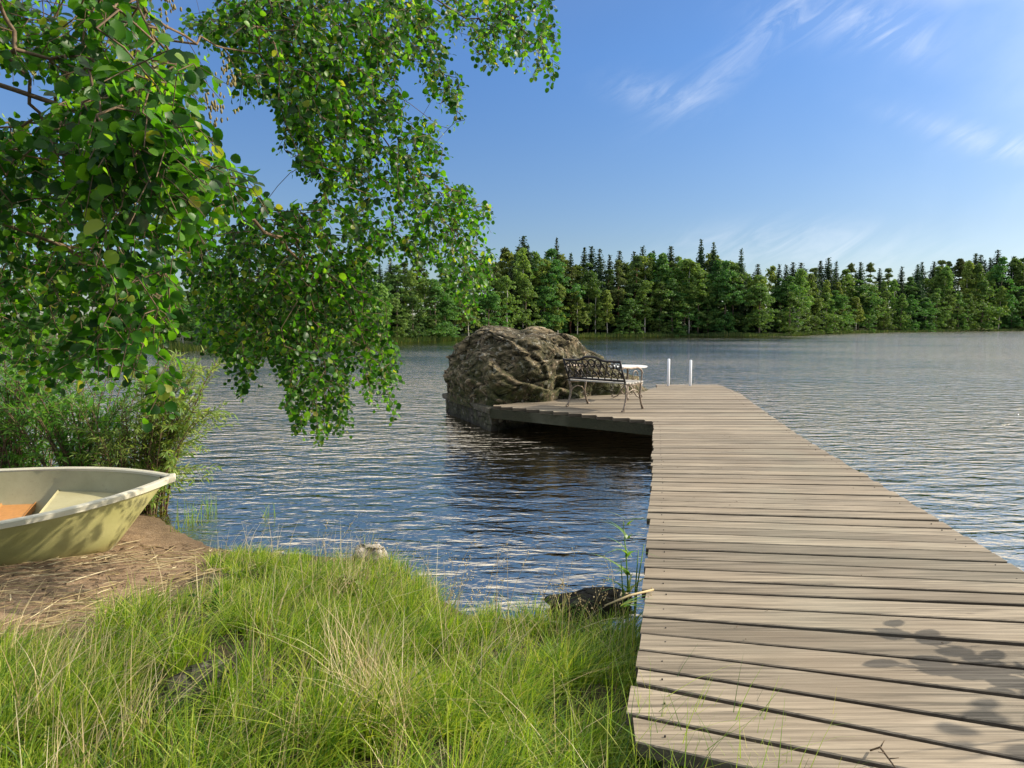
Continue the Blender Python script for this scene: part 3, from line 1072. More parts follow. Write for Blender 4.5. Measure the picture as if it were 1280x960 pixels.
NT_, NL = 300, 110
base_out = [(corner.x + .12, corner.y + .14), (-.85, 11.85), (-1.28, 13.05), (-1.05, 14.0), (-.1, 14.5), (1.5, 14.5), (2.7, 13.7), (2.85, 13.17), (2.25, 12.8), (1.5, 12.3), (.8, 11.75), (.15, 11.05)]
bc = np.array([.45, 12.9])
bo = np.array(base_out) - bc
ang = np.unwrap(np.arctan2(bo[:, 1], bo[:, 0])); 
srt = np.argsort(np.mod(ang, 2 * np.pi))
an = np.mod(ang, 2 * np.pi)[srt]; rad_ = np.hypot(bo[:, 0], bo[:, 1])[srt]
an = np.concatenate([an - 2 * np.pi, an, an + 2 * np.pi]); rad_ = np.tile(rad_, 3)
bv = []
for j in range(NL + 1):
    q = j / NL                                   # 0 base, 1 centre
    # outline shrinks slowly (steep flanks) then closes over the top
    ph = q * math.pi / 2
    sh = math.cos(ph) ** .42 if q < 1 else 0
    zz = math.sin(ph) ** .75
    for i in range(NT_):
        th = 2 * math.pi * i / NT_
        r_ = float(np.interp(th, an, rad_)) * sh
        x = bc[0] + r_ * math.cos(th); y_ = bc[1] + r_ * math.sin(th)
        crest = float(np.interp(x, CRX, CRZ))
        # lower towards the viewer's side: a slanting shoulder
        front = max(0.0, (12.5 - y_ + .25 * x)) * .25
        top = .36 + (crest - .36) * max(.15, 1 - front * .55)
        z = .30 + (top - .30) * zz
        bv.append([x, y_, z, sh])
bv = np.array(bv)
out_v = []
rp_ = random.Random(77)
cuts = []
for k in range(46):
    a = rp_.uniform(0, 6.283); e_ = rp_.uniform(-.15, 1.15)
    n_ = Vector((math.cos(a) * math.cos(e_), math.sin(a) * math.cos(e_), math.sin(e_)))
    hi_ = max((Vector((b[0], b[1], b[2])) - Vector((bc[0], bc[1], .4))).dot(n_) for b in bv[::37])
    cuts.append((n_, hi_ * rp_.uniform(.90, 1.0)))
for (x, y_, z, sh) in bv:
    p = Vector((x, y_, z))
    q0_ = p - Vector((bc[0], bc[1], .4))
    for n_, d_ in cuts:
        ex = q0_.dot(n_) - d_
        if ex > 0: q0_ -= n_ * ex * .72
    z_keep = p.z
    p = q0_ + Vector((bc[0], bc[1], .4))
    if z_keep < .5: p.z = z_keep
    x, y_, z = p
    # slanting ledges that run down to the right
    q = Vector((x * .55 + z * .6, y_ * .8, z * 1.1 - x * .35))
    rg = ridged(q, 1.15, 5)
    n1 = mn.noise(p * 1.6); n2 = mn.noise(p * 5.1 + Vector((5, 3, 1))); n3 = mn.noise(p * 13)
    bedv = z * 1.0 + x * .42 - y_ * .12 + n1 * .10 + .22 * mn.noise(p * .7 + Vector((9, 2, 4)))
    fb = (bedv * 2.3) % 1.0
    led = (fb - .45) * (1 if fb < .86 else (1 - fb) / .14) * (.5 + .9 * abs(mn.noise(p * .9 + Vector((3, 8, 1)))))
    cell = mn.cell(Vector((q.x * 1.6 + n1, q.y * 1.2, q.z * 2.6 + n1 * .8)))
    amt = (rg - .5) * .24 + n1 * .06 + n2 * .05 + n3 * .03 + (cell - .5) * .06 + led * (.34 if x > -.3 else .12)
    edge = min(1.0, max(0.0, (z - .36) / .25))
    o2 = Vector((x - bc[0], y_ - bc[1], 0)); L_ = o2.length
    o2 = o2 / L_ if L_ > 1e-6 else Vector((0, 0, 0))
    k = min(1, sh * 1.4)
    p += o2 * amt * k * (.25 + .75 * edge) + Vector((0, 0, 1)) * amt * .30 * edge
    out_v.append(p)
bf = []
for j in range(NL):
    for i in range(NT_):
        bf.append([j * NT_ + i, j * NT_ + (i + 1) % NT_, (j + 1) * NT_ + (i + 1) % NT_, (j + 1) * NT_ + i])
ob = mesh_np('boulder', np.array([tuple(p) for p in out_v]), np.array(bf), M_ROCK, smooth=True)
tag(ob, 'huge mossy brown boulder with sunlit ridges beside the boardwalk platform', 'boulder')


def stone(name, c, size, mat, label, seed, flat=1.0, group=None, rz=0.0, cat='stone'):
    n_, m_ = 40, 24
    vs = []
    rot = Matrix.Rotation(rz, 3, 'Z')
    for j in range(m_ + 1):
        ph = math.pi * j / m_
        for i in range(n_):
            th = 2 * math.pi * i / n_
            d = Vector((math.sin(ph) * math.cos(th), math.sin(ph) * math.sin(th), math.cos(ph)))
            k = 1 + .30 * mn.noise(d * 1.5 + Vector((seed, 0, 0))) + .12 * mn.noise(d * 4 + Vector((0, seed, 0))) + .04 * mn.noise(d * 11)
            b = Vector([math.copysign(abs(a) ** .75, a) for a in d])
            vs.append(rot @ Vector((b.x * size[0] * k, b.y * size[1] * k, b.z * size[2] * k)))
    fs = [[j * n_ + i, (j + 1) * n_ + i, (j + 1) * n_ + (i + 1) % n_, j * n_ + (i + 1) % n_] for j in range(m_) for i in range(n_)]
    o = mesh_np(name, vs, fs, mat, smooth=True)
    o.location = c
    tag(o, label, cat, group)
    return o


p = P(745, 752, .05); stone('rock', (p.x - .02, p.y + .04, .01), (.27, .13, .075), M_DARKROCK, 'wet shade-darkened rock at the water edge beside the left side of the boardwalk', 3.1, rz=.25, cat='rock')
p = P(455, 702, .05); stone('rock', (p.x + .03, p.y + .03, .055), (.12, .09, .10), M_ROCK2, 'pale tan stone at the shore behind the tall grass', 5.3, cat='rock')
p = P(225, 880, .22); stone('rock', (p.x + .02, p.y + .1, .195), (.14, .22, .085), M_CONC, 'grey speckled rock half hidden in the grass below the boat', 7.7, cat='rock')
p = P(655, 783, .0); stone('flat_rock', (p.x + .05, p.y - .04, -.035), (.50, .13, .06), M_CONC, 'flat grey slab of rock at the water edge between grass and boardwalk', 9.2, rz=-.05, cat='rock')

# ---------------------------------------------------------------- bench
RL, RRt, FR, FL = P(710.5, 508, DZ), P(780, 515, DZ), P(801, 508, DZ), P(731, 503.5, DZ)
bx_ = (RRt - RL); BWd = bx_.length; bx_.normalize()
byv = Vector((-bx_.y, bx_.x, 0))
if byv.y < 0: byv = -byv
BD = .48
rzb = math.atan2(bx_.y, bx_.x)
bench = empty('garden_bench', (RL.x, RL.y, DZ), rzb)
tag(bench, 'cast iron garden bench with scrollwork back standing before the boulder', 'bench')
Wb = BWd
# rear legs, front legs
for xi, x_ in enumerate((0.0, Wb)):
    mb = MB()
    mb.tube([(x_, -.03, 0), (x_, .0, .06), (x_, .055, .20), (x_, .05, .33), (x_, .02, .40)], [.02, .014, .016, .016, .017], 8)
    mb.tube([(x_, -.055, .012), (x_, -.02, .012)], .016, 6)
    mb.build('leg', M_LEGIRON, bench, smooth=True)
    mb = MB()
    mb.tube([(x_, BD + .05, 0), (x_, BD, .08), (x_, BD - .05, .22), (x_, BD - .02, .34), (x_, BD, .41)], [.02, .014, .016, .016, .017], 8)
    mb.tube([(x_, BD + .03, .012), (x_, BD + .08, .012)], .016, 6)
    mb.build('leg', M_LEGIRON, bench, smooth=True)
    mb = MB()   # arch and scroll between the legs, and the rail that carries the slats
    mb.tube([(x_, .05, .20), (x_, .12, .29), (x_, BD / 2, .32), (x_, BD - .12, .29), (x_, BD - .05, .22)], .009, 6)
    mb.tube([(x_, .02, .40), (x_, BD / 2, .385), (x_, BD, .41)], .013, 6)
    mb.build('side_rail', M_LEGIRON, bench, smooth=True)
    mb = MB()
    mb.tube([(x_, -.10, .64), (x_, 0, .655), (x_, .18, .64), (x_, .36, .645), (x_, BD - .02, .61), (x_, BD + .02, .56), (x_, BD, .50), (x_, BD - .01, .41)],
            [.013, .014, .016, .016, .016, .014, .012, .014], 8)
    pr = [(x_, .30 + .07 * math.cos(a), .53 + .07 * math.sin(a)) for a in np.linspace(0, 5.2, 14)]
    mb.tube(pr, .008, 6)
    mb.build('armrest', M_LEGIRON, bench, smooth=True)
for k in range(6):
    mb = MB()
    mb.box((Wb / 2, .045 + k * .083, .415 + .004 * abs(k - 2)), (Wb + .05, .066, .02))
    mb.build('seat_slat', M_SLAT, bench, bevel=.004)
# back: leaning frame with scrollwork


def bk(x, h):            # h 0..1 from seat to top
    return (x, .01 - .15 * h, .45 + .33 * h)


mb = MB()
mb.tube([bk(-.0, -.12), bk(0, 0), bk(0, .95)], .016, 8)
mb.tube([bk(Wb, -.12), bk(Wb, 0), bk(Wb, .95)], .016, 8)
mb.tube([bk(0, .02), bk(Wb, .02)], .017, 8)
top = []
for u in np.linspace(0, 1, 25):
    h = .90 + .18 * math.exp(-((u - .5) / .17) ** 4)
    top.append(bk(Wb * u, h))
mb.tube(top, .018, 8)
mb.build('back_frame', M_IRON, bench, smooth=True)
mb = MB()
rb = random.Random(5)
nc = 9
for i in range(nc):
    cxs = Wb * (i + .5) / nc
    for rr_, hc in ((.05, .27), (.05, .66)):
        turn = rb.choice((1, -1)); st = rb.uniform(0, 6.28)
        pts = []
        for a in np.linspace(0, 9.5, 22):
            q = rr_ * (1 - a / 14)
            pts.append(bk(cxs + q * math.cos(st + turn * a), hc + q * math.sin(st + turn * a) / .36))
        mb.tube(pts, .0085, 5)
    mb.tube([bk(cxs - .06, .05), bk(cxs - .02, .35), bk(cxs + .03, .6), bk(cxs + .055, .92)], .007, 5)
    mb.tube([bk(cxs + .06, .05), bk(cxs + .01, .4), bk(cxs - .03, .62), bk(cxs - .055, .92)], .007, 5)
for a0 in (.38, .5, .62):
    pts = [bk(Wb * a0 + .055 * math.cos(a), .80 + .16 * math.sin(a)) for a in np.linspace(0, 6.28, 16)]
    mb.tube(pts, .010, 5)
mb.build('scrollwork', M_IRON, bench, smooth=True)

# ---------------------------------------------------------------- table
tp = P(784, 499, DZ)
tz = D(784, 457.5, tp.y).z - DZ
table = empty('garden_table', (tp.x, tp.y, DZ))
tag(table, 'small round white garden table on ornate iron feet behind the bench', 'table')
mb = MB(); mb.lathe((0, 0, 0), [(.05, tz - .022), (.325, tz - .02), (.335, tz - .012), (.335, tz - .004), (.325, tz + .004), (.05, tz + .004)], 36)
mb.build('tabletop', M_TABLE, table, smooth=False)
mb = MB(); mb.lathe((0, 0, 0), [(.03, .10), (.018, .14), (.016, .3), (.028, .36), (.016, .42), (.018, tz - .05), (.06, tz - .0235)], 14)
mb.build('pedestal', M_LEGIRON, table, smooth=True)
for k in range(3):
    a = 2 * math.pi * k / 3 + .4
    mb = MB()
    mb.tube([(math.cos(a) * r_, math.sin(a) * r_, z) for r_, z in ((.01, .24), (.07, .22), (.13, .13), (.19, .05), (.26, .018), (.30, .03), (.30, .055), (.28, .055))], .012, 7)
    mb.tube([(math.cos(a) * r_, math.sin(a) * r_, z) for r_, z in ((.02, .12), (.06, .08), (.10, .10), (.12, .14))], .008, 6)
    mb.build('foot', M_LEGIRON, table, smooth=True)

# ---------------------------------------------------------------- swim ladder
l0, l1 = D(835.5, 477, 14.25), D(863, 477, 14.25)
ladder = empty('swim_ladder', (l0.x, l0.y, DZ))
tag(ladder, 'white swim ladder with two upright handles at the far end of the boardwalk', 'ladder')
wl = l1.x - l0.x
for k, (x_, tpy) in enumerate(((0, 448.5), (wl, 450))):
    hz_ = D(835, tpy, 14.25).z - DZ
    mb = MB(); mb.tube([(x_, .12, -1.3), (x_, .10, -.1), (x_, .03, -.02), (x_, 0, .05), (x_, 0, hz_ - .01), (x_, 0, hz_)], [.024, .024, .024, .026, .026, .018], 12)
    mb.build('rail', M_STEEL, ladder, smooth=True)
for z in (-1.2, -.92, -.64, -.36):
    mb = MB(); mb.box((wl / 2, .115, z), (wl, .06, .025)); mb.build('rung', M_STEEL, ladder, bevel=.004)

# small white cup on the deck
cp = P(662, 501, DZ)
cup = empty('cup', (cp.x, cp.y, DZ + .001))
tag(cup, 'tiny white cup left on the deck against the boulder', 'cup')
mb = MB(); mb.lathe((0, 0, 0), [(.028, 0), (.036, .01), (.045, .11), (.048, .115), (.043, .112), (.034, .015)], 18); mb.build('bowl', M_WHITE, cup, smooth=True)
mb = MB(); mb.tube([(.042 + .03 * math.sin(a), 0, .06 + .032 * math.cos(a)) for a in np.linspace(.1, 3.0, 10)], .006, 6); mb.build('handle', M_WHITE, cup, smooth=True)

# ---------------------------------------------------------------- rowing boat
HB = R(22)
boat = empty('rowing_boat', (-2.62, 5.22, .0))
fwd = Vector((math.cos(HB), math.sin(HB), 0))
gz = float(ground_h(-3.6, 4.8))
boat.location = (-2.67, 5.2, .025)
boat.rotation_euler = (R(4), 0, HB)
tag(boat, 'yellow-green rowing boat with cream inside pulled up on the sand', 'boat')
LB = 4.1


def hw(s): return .05 + .80 * (1 - math.exp(-s / .62)) * (1 - .18 * max(0, (s - 1.8) / 2.3) ** 2)
def sheer(s): return .515 - .06 * (1 - math.exp(-s / .9)) + .02 * max(0, (s - 3))
def keelz(s): return max(.0, .52 * (1 - s / .40)) if s < .40 else .0


def section(s, off=0.0, n=9):
    """half section from keel to gunwale: list of (y, z), y>0"""
    w = max(.01, hw(s) - off); zs = sheer(s); zk = keelz(s) + off * 1.4
    zk = min(zk, zs - .01)
    prof = [(0, 0), (.34, .015), (.58, .07), (.70, .14), (.78, .28), (.84, .45), (.90, .65), (.96, .85), (1.0, 1.0)]
    return [(w * a, zk + (zs - zk) * b) for a, b in prof]


ss = [0, .02, .05, .09, .14, .2, .26, .33, .4, .5, .62, .78, 1.0, 1.3, 1.7, 2.2, 2.8, 3.4, 3.8, LB]


def skin(off, s_list, flip=False, zlift=0):
    vs, fs = [], []
    for s in s_list:
        pr = section(s, off)
        row = [(-s, -a, b) for a, b in pr[::-1]] + [(-s, a, b) for a, b in pr[1:]]
        vs += row
    n = 17
    for i in range(len(s_list) - 1):
        for k in range(n - 1):
            q = [i * n + k, i * n + k + 1, (i + 1) * n + k + 1, (i + 1) * n + k]
            fs.append(q if not flip else q[::-1])
    fs.append([k for k in range(n)]); fs.append([(len(s_list) - 1) * n + k for k in range(n)][::-1])
    return vs, fs


vs, fs = skin(0, ss)
hull = mesh_np('hull', vs, fs, M_HULL, boat, smooth=True)
mb = MB()                                                     # small skeg under the keel
mb.box((-2.2, 0, -.005), (3.5, .03, .05)); mb.build('keel', M_HULL, hull)
si = [.06, .10, .16, .22, .3, .4, .5, .62, .78, 1.0, 1.3, 1.7, 2.2, 2.8, 3.4, 3.8, LB - .04]
vs, fs = skin(.035, si, flip=True)
liner = mesh_np('liner', vs, fs, M_LINER, boat, smooth=True)
# gunwale: rounded rim all round
vs, fs = [], []
path = [(-s, -hw(s), sheer(s)) for s in ss[::-1]] + [(.035, -.035, sheer(0) + .006), (.035, .035, sheer(0) + .006)] + [(-s, hw(s), sheer(s)) for s in ss]
prof = [(-.035, -.010), (-.035, .008), (-.024, .015), (.008, .015), (.018, .007), (.018, -.028), (.008, -.032), (.004, -.012)]
for i, p in enumerate(path):
    a = path[max(0, i - 1)]; b = path[min(len(path) - 1, i + 1)]
    d = Vector((b[0] - a[0], b[1] - a[1], 0)).normalized()
    nrm = Vector((d.y, -d.x, 0))                              # outward
    for o_, h in prof:
        vs.append((p[0] + nrm.x * o_, p[1] + nrm.y * o_, p[2] + h))
n = len(prof)
for i in range(len(path) - 1):
    for k in range(n):
        fs.append([i * n + k, i * n + (k + 1) % n, (i + 1) * n + (k + 1) % n, (i + 1) * n + k])
mesh_np('gunwale', vs, fs, M_RIM, boat, smooth=False)
# bow seat: moulded box filling the bow


def seatbox(name, s0, s1, z, mat, th=None, off=.04):
    vs, fs = [], []
    sl = np.linspace(s0, s1, 8)
    for s in sl:
        zk = keelz(s)
        kk = (z - zk) / (sheer(s) - zk)
        w = hw(s) * float(np.interp(kk, [0, .15, .3, .5, .7, 1], [.55, .70, .79, .855, .91, 1.0])) - off
        w = max(.01, w)
        z2 = z - (th if th else .30)
        w2 = w if th else w * .82
        vs += [(-s, -w, z), (-s, w, z), (-s, w2, max(z2, zk + .03)), (-s, -w2, max(z2, zk + .03))]
    for i in range(len(sl) - 1):
        for k in range(4):
            fs.append([i * 4 + k, (i + 1) * 4 + k, (i + 1) * 4 + (k + 1) % 4, i * 4 + (k + 1) % 4])
    fs.append([3, 2, 1, 0]); e = (len(sl) - 1) * 4
    fs.append([e, e + 1, e + 2, e + 3])
    o = mesh_np(name, vs, fs, mat, boat)
    b = o.modifiers.new('bevel', 'BEVEL'); b.width = .012; b.segments = 2; b.limit_method = 'ANGLE'
    return o


seatbox('bow_seat', .20, .84, .325, M_LINER)
seatbox('thwart', 1.0, 1.24, .235, M_ORANGE, th=.03, off=.05)
seatbox('thwart', 2.35, 2.60, .33, M_ORANGE, th=.03, off=.05)
seatbox('stern_seat', 3.45, 4.02, .30, M_LINER)
mb = MB()
mb.tube([(.02 + .022 * math.cos(a), 0, .50 + .022 * math.sin(a)) for a in np.linspace(0, 6.28, 14)], .005, 6); mb.build('bow_ring', M_STEEL, boat, smooth=True)

# ---------------------------------------------------------------- blades: grass, straw, reeds
def blades(base, hgt, lean, ldir, width, curve=None, nseg=4, r=rng):
    """base (k,3); hgt; lean = horizontal reach / height; ldir angle; -> verts, quads"""
    k = len(base)
    tt = np.linspace(0, 1, nseg + 1)
    if curve is None: curve = r.uniform(1.6, 2.6, k)
    reach = hgt * lean
    dirx, diry = np.cos(ldir), np.sin(ldir)
    fa = ldir + np.pi / 2 + r.normal(size=k) * .7
    wx_, wy_ = np.cos(fa), np.sin(fa)
    V = np.zeros((k, nseg + 1, 2, 3))
    for i, u in enumerate(tt):
        h = reach * (.25 * u + .75 * u ** curve)
        z = hgt * (u - .28 * np.minimum(lean, 1.4) * u ** 2.6)
        w = width * (1 - u ** 1.6) * .5 + .0003
        cx_ = base[:, 0] + dirx * h; cy_ = base[:, 1] + diry * h; cz = base[:, 2] + z
        for s_, sg in ((0, -1), (1, 1)):
            V[:, i, s_, 0] = cx_ + sg * wx_ * w
            V[:, i, s_, 1] = cy_ + sg * wy_ * w
            V[:, i, s_, 2] = cz
    n = (nseg + 1) * 2
    q = np.array([[2 * i, 2 * i + 1, 2 * i + 3, 2 * i + 2] for i in range(nseg)])
    Fq = (np.arange(k)[:, None, None] * n + q[None]).reshape(-1, 4)
    return V.reshape(-1, 3), Fq


def merge(parts):
    vs, fs, b = [], [], 0
    for v_, f_ in parts:
        vs.append(v_); fs.append(f_ + b); b += len(v_)
    return np.concatenate(vs), np.concatenate(fs)


def is_grass(x, y):
    d = shore_y(x) - y
    sandm = (x < -1.98 + .16 * np.sin(y * 5)) & (y > 3.25 + .14 * np.sin(x * 4) )
    deckm = (x > np.interp(y, [p[1] for p in Lp], [p[0] for p in Lp]) - .03) & (y > 1.70)
    rockm = ((x - P(225, 880, .22).x) ** 2 / .025 + (y - P(225, 880, .22).y - .08) ** 2 / .045) < 1
    return (d > .05) & ~sandm & ~deckm & ~rockm


def scatter(n, x0, x1, y0, y1, r=rng):
    x = r.uniform(x0, x1, n); y = r.uniform(y0, y1, n)
    m = is_grass(x, y)
    return x[m], y[m]


parts = []
# tussocks: blades fan out of clump centres and lean together
ncl = 2000
cxx, cyy = scatter(ncl * 2, -4.2, 1.3, 1.0, 5.0)
for (x, y_) in zip(cxx, cyy):
    d = float(shore_y(x) - y_)
    if vnoise(x, y_, 6.5, 2) < -.36 and rng.random() < .9: continue
    kb = rng.integers(20, 44)
    tall = .78 + .38 * vnoise(x, y_, 2.6, 4) + .34 * vnoise(x, y_, 7.5, 5)
    if d < .5: tall *= .72
    if x < -1.5 and y_ > 2.9: tall *= .70
    rad0 = rng.uniform(.02, .07)
    an_ = rng.uniform(0, 6.28, kb); rr_ = rad0 * np.sqrt(rng.random(kb))
    bx2 = x + rr_ * np.cos(an_); by2 = y_ + rr_ * np.sin(an_)
    ld = rng.normal(.35 + 1.5 * vnoise(x, y_, 2.2, 7), .35)
    la = np.where(rng.random(kb) < .55, ld + rng.normal(size=kb) * .5, an_)
    h = rng.uniform(.10, .34, kb) * tall
    le = np.abs(rng.normal(.72, .42, kb))
    bz = ground_h(bx2, by2) - .01
    parts.append(blades(np.stack([bx2, by2, bz], 1), h, le, la, rng.uniform(.0022, .0058, kb) * (1.5 if rng.random() < .15 else 1)))
# surroundings out of the picture, coarser
x, y_ = scatter(14000, -9, 9, -4, 3.2)
mk = ~((x > -4.2) & (x < 1.3) & (y_ > 1.0)) & (y_ > .2) | (np.hypot(x, y_) > 1.2) & (y_ <= .2)
x, y_ = x[mk], y_[mk]
parts.append(blades(np.stack([x, y_, ground_h(x, y_) - .01], 1), rng.uniform(.08, .24, len(x)), np.abs(rng.normal(.6, .3, len(x))), rng.uniform(0, 6.28, len(x)), rng.uniform(.004, .008, len(x)), nseg=3))
v, f = merge(parts)
tag(mesh_np('grass', v, f, M_GRASS), 'dense green and yellow grass covering the near bank', 'grass', kind='stuff')

parts = []
spots = [(60, 830, 40), (40, 900, 40), (130, 820, 30), (155, 830, 30), (170, 900, 26), (90, 960, 30), (400, 720, 30), (440, 700, 26), (470, 890, 70), (450, 850, 50), (500, 900, 45), (430, 800, 20), (380, 940, 26),
         (250, 960, 22), (340, 760, 16), (220, 760, 14), (560, 800, 14), (600, 840, 14), (300, 900, 14), (540, 700, 8), (20, 800, 30)]
for (px, py, kb) in spots:
    c_ = P(px, py + 30, .22)
    bx2 = c_.x + rng.normal(size=kb) * .06; by2 = np.minimum(c_.y + rng.normal(size=kb) * .06, shore_y(bx2) - .02)
    ld = rng.normal(1.9 if px in (470, 450, 500) else .6, .6)
    parts.append(blades(np.stack([bx2, by2, ground_h(bx2, by2) - .01], 1), rng.uniform(.22, .46, kb), np.abs(rng.normal(.5, .35, kb)),
                        ld + rng.normal(size=kb) * .7, rng.uniform(.002, .0042, kb), nseg=5))
x, y_ = scatter(2600, -4.2, 1.3, 1.2, 5.0)
keep = vnoise(x, y_, 2.2, 9) > -.25
x, y_ = x[keep], y_[keep]
parts.append(blades(np.stack([x, y_, ground_h(x, y_) - .01], 1), rng.uniform(.12, .36, len(x)), np.abs(rng.normal(.7, .5, len(x))), rng.uniform(-.8, 2.6, len(x)), rng.uniform(.0018, .0036, len(x)), nseg=5))
v, f = merge(parts)
tag(mesh_np('dry_grass', v, f, M_STRAW), 'straw-coloured dry stems standing through the green grass', 'dry grass', kind='stuff')

# thin flower stems with small seed heads at the bank top
mb = MB()
for k in range(70):
    px = rnd.uniform(380, 790); py = rnd.uniform(740, 830)
    c_ = P(px, py, .1)
    if shore_y(c_.x) - c_.y < -.05 or c_.x > xleft(c_.y) - .05: continue
    h = rnd.uniform(.25, .5); lx_ = rnd.uniform(-.1, .18); ly_ = rnd.uniform(-.1, .1)
    z0 = float(ground_h(c_.x, c_.y))
    q = [(c_.x + lx_ * u ** 2, c_.y + ly_ * u ** 2, z0 + h * u) for u in (0, .3, .6, .85, 1)]
    mb.tube(q, [.0014, .0013, .0011, .0009, .0006], 4)
    for j in range(rnd.randrange(4, 11)):
        u = rnd.uniform(.75, 1.0)
        cc = Vector((c_.x + lx_ * u * u, c_.y + ly_ * u * u, z0 + h * u)) + Vector((rnd.gauss(0, .012), rnd.gauss(0, .012), rnd.gauss(0, .01)))
        s_ = rnd.uniform(.002, .0045)
        mb.tube([cc - Vector((0, 0, s_)), cc, cc + Vector((0, 0, s_))], [s_ * .4, s_, s_ * .3], 5)
tag(mb.build('seed_stems', M_STRAW), 'thin brown stems with tiny seed heads along the bank edge', 'seed stems', kind='stuff')

# washed-up reed litter on the sand
mb = MB()
for k in range(800):
    x = rnd.uniform(-4.6, -1.75); y_ = rnd.uniform(3.1, 5.0)
    if shore_y(x) - y_ < .03: continue
    L_ = rnd.choice((rnd.uniform(.03, .12), rnd.uniform(.10, .35)))
    a = rnd.gauss(.35, .45); z = float(ground_h(x, y_)) + .006 + rnd.uniform(0, .012)
    w = rnd.uniform(.0015, .004)
    b = rnd.uniform(-.15, .15)
    pts = [(x + math.cos(a + b * u) * L_ * (u - .5), y_ + math.sin(a + b * u) * L_ * (u - .5), z + rnd.uniform(-.003, .006)) for u in (0, .33, .66, 1)]
    mb.tube(pts, [w * .6, w, w, w * .5], 4)
tag(mb.build('reed_litter', M_STRAW), 'dry broken reed stalks washed up on the sand by the boat', 'reed litter', kind='stuff')
mb = MB()
for k in range(700):
    x = rnd.uniform(-4.6, -1.7); y_ = rnd.uniform(3.1, 5.1)
    if shore_y(x) - y_ < .0: continue
    L_ = rnd.uniform(.015, .09); a = rnd.uniform(0, 3.14); z = float(ground_h(x, y_)) + .004
    mb.tube([(x, y_, z), (x + math.cos(a) * L_ * .5, y_ + math.sin(a) * L_ * .5, z + rnd.uniform(.002, .012)), (x + math.cos(a) * L_, y_ + math.sin(a) * L_, z)], rnd.uniform(.0015, .0045), 4)
tag(mb.build('dark_debris', M_TWIG), 'dark bark and twig bits scattered over the sand', 'debris', kind='stuff')


# ---------------------------------------------------------------- leafy plants
def leaf_template(kind):
    if kind == 'alder':
        u = [0, .10, .24, .30, .46, .52, .66, .74, .86, 1.0]; w = [0, .22, .39, .36, .45, .41, .43, .36, .30, .03]
    elif kind == 'willow':
        u = [0, .25, .6, 1.0]; w = [0, .105, .09, 0.005]
    else:
        u = [0, .15, .4, .7, 1.0]; w = [.02, .22, .32, .22, 0.01]
    V = []
    for a, b in zip(u, w):
        droop = -.20 * a * a
        V += [(a, -b, droop + .28 * b), (a, 0, droop), (a, b, droop + .28 * b)]
    n = len(u)
    Fq = []
    for i in range(n - 1):
        Fq += [[3 * i, 3 * i + 1, 3 * i + 4, 3 * i + 3], [3 * i + 1, 3 * i + 2, 3 * i + 5, 3 * i + 4]]
    return np.array(V, float), np.array(Fq)


TPL = {k: leaf_template(k) for k in ('alder', 'willow', 'broad')}


def place_leaves(kind, pos, dirs, ups, size):
    """-> verts, faces for all leaves"""
    V, Fq = TPL[kind]
    pos = np.asarray(pos); d = np.asarray(dirs); u = np.asarray(ups); s = np.asarray(size)[:, None, None]
    d = d / (np.linalg.norm(d, axis=1, keepdims=True) + 1e-9)
    sd_ = np.cross(u, d); sd_ /= (np.linalg.norm(sd_, axis=1, keepdims=True) + 1e-9)
    n_ = np.cross(d, sd_)
    vv = pos[:, None] + s * (V[None, :, 0:1] * d[:, None] + V[None, :, 1:2] * sd_[:, None] + V[None, :, 2:3] * n_[:, None])
    k = len(pos)
    return vv.reshape(-1, 3), (np.arange(k)[:, None, None] * len(V) + Fq[None]).reshape(-1, 4)


def norm(v):
    return v / (np.linalg.norm(v) + 1e-9)


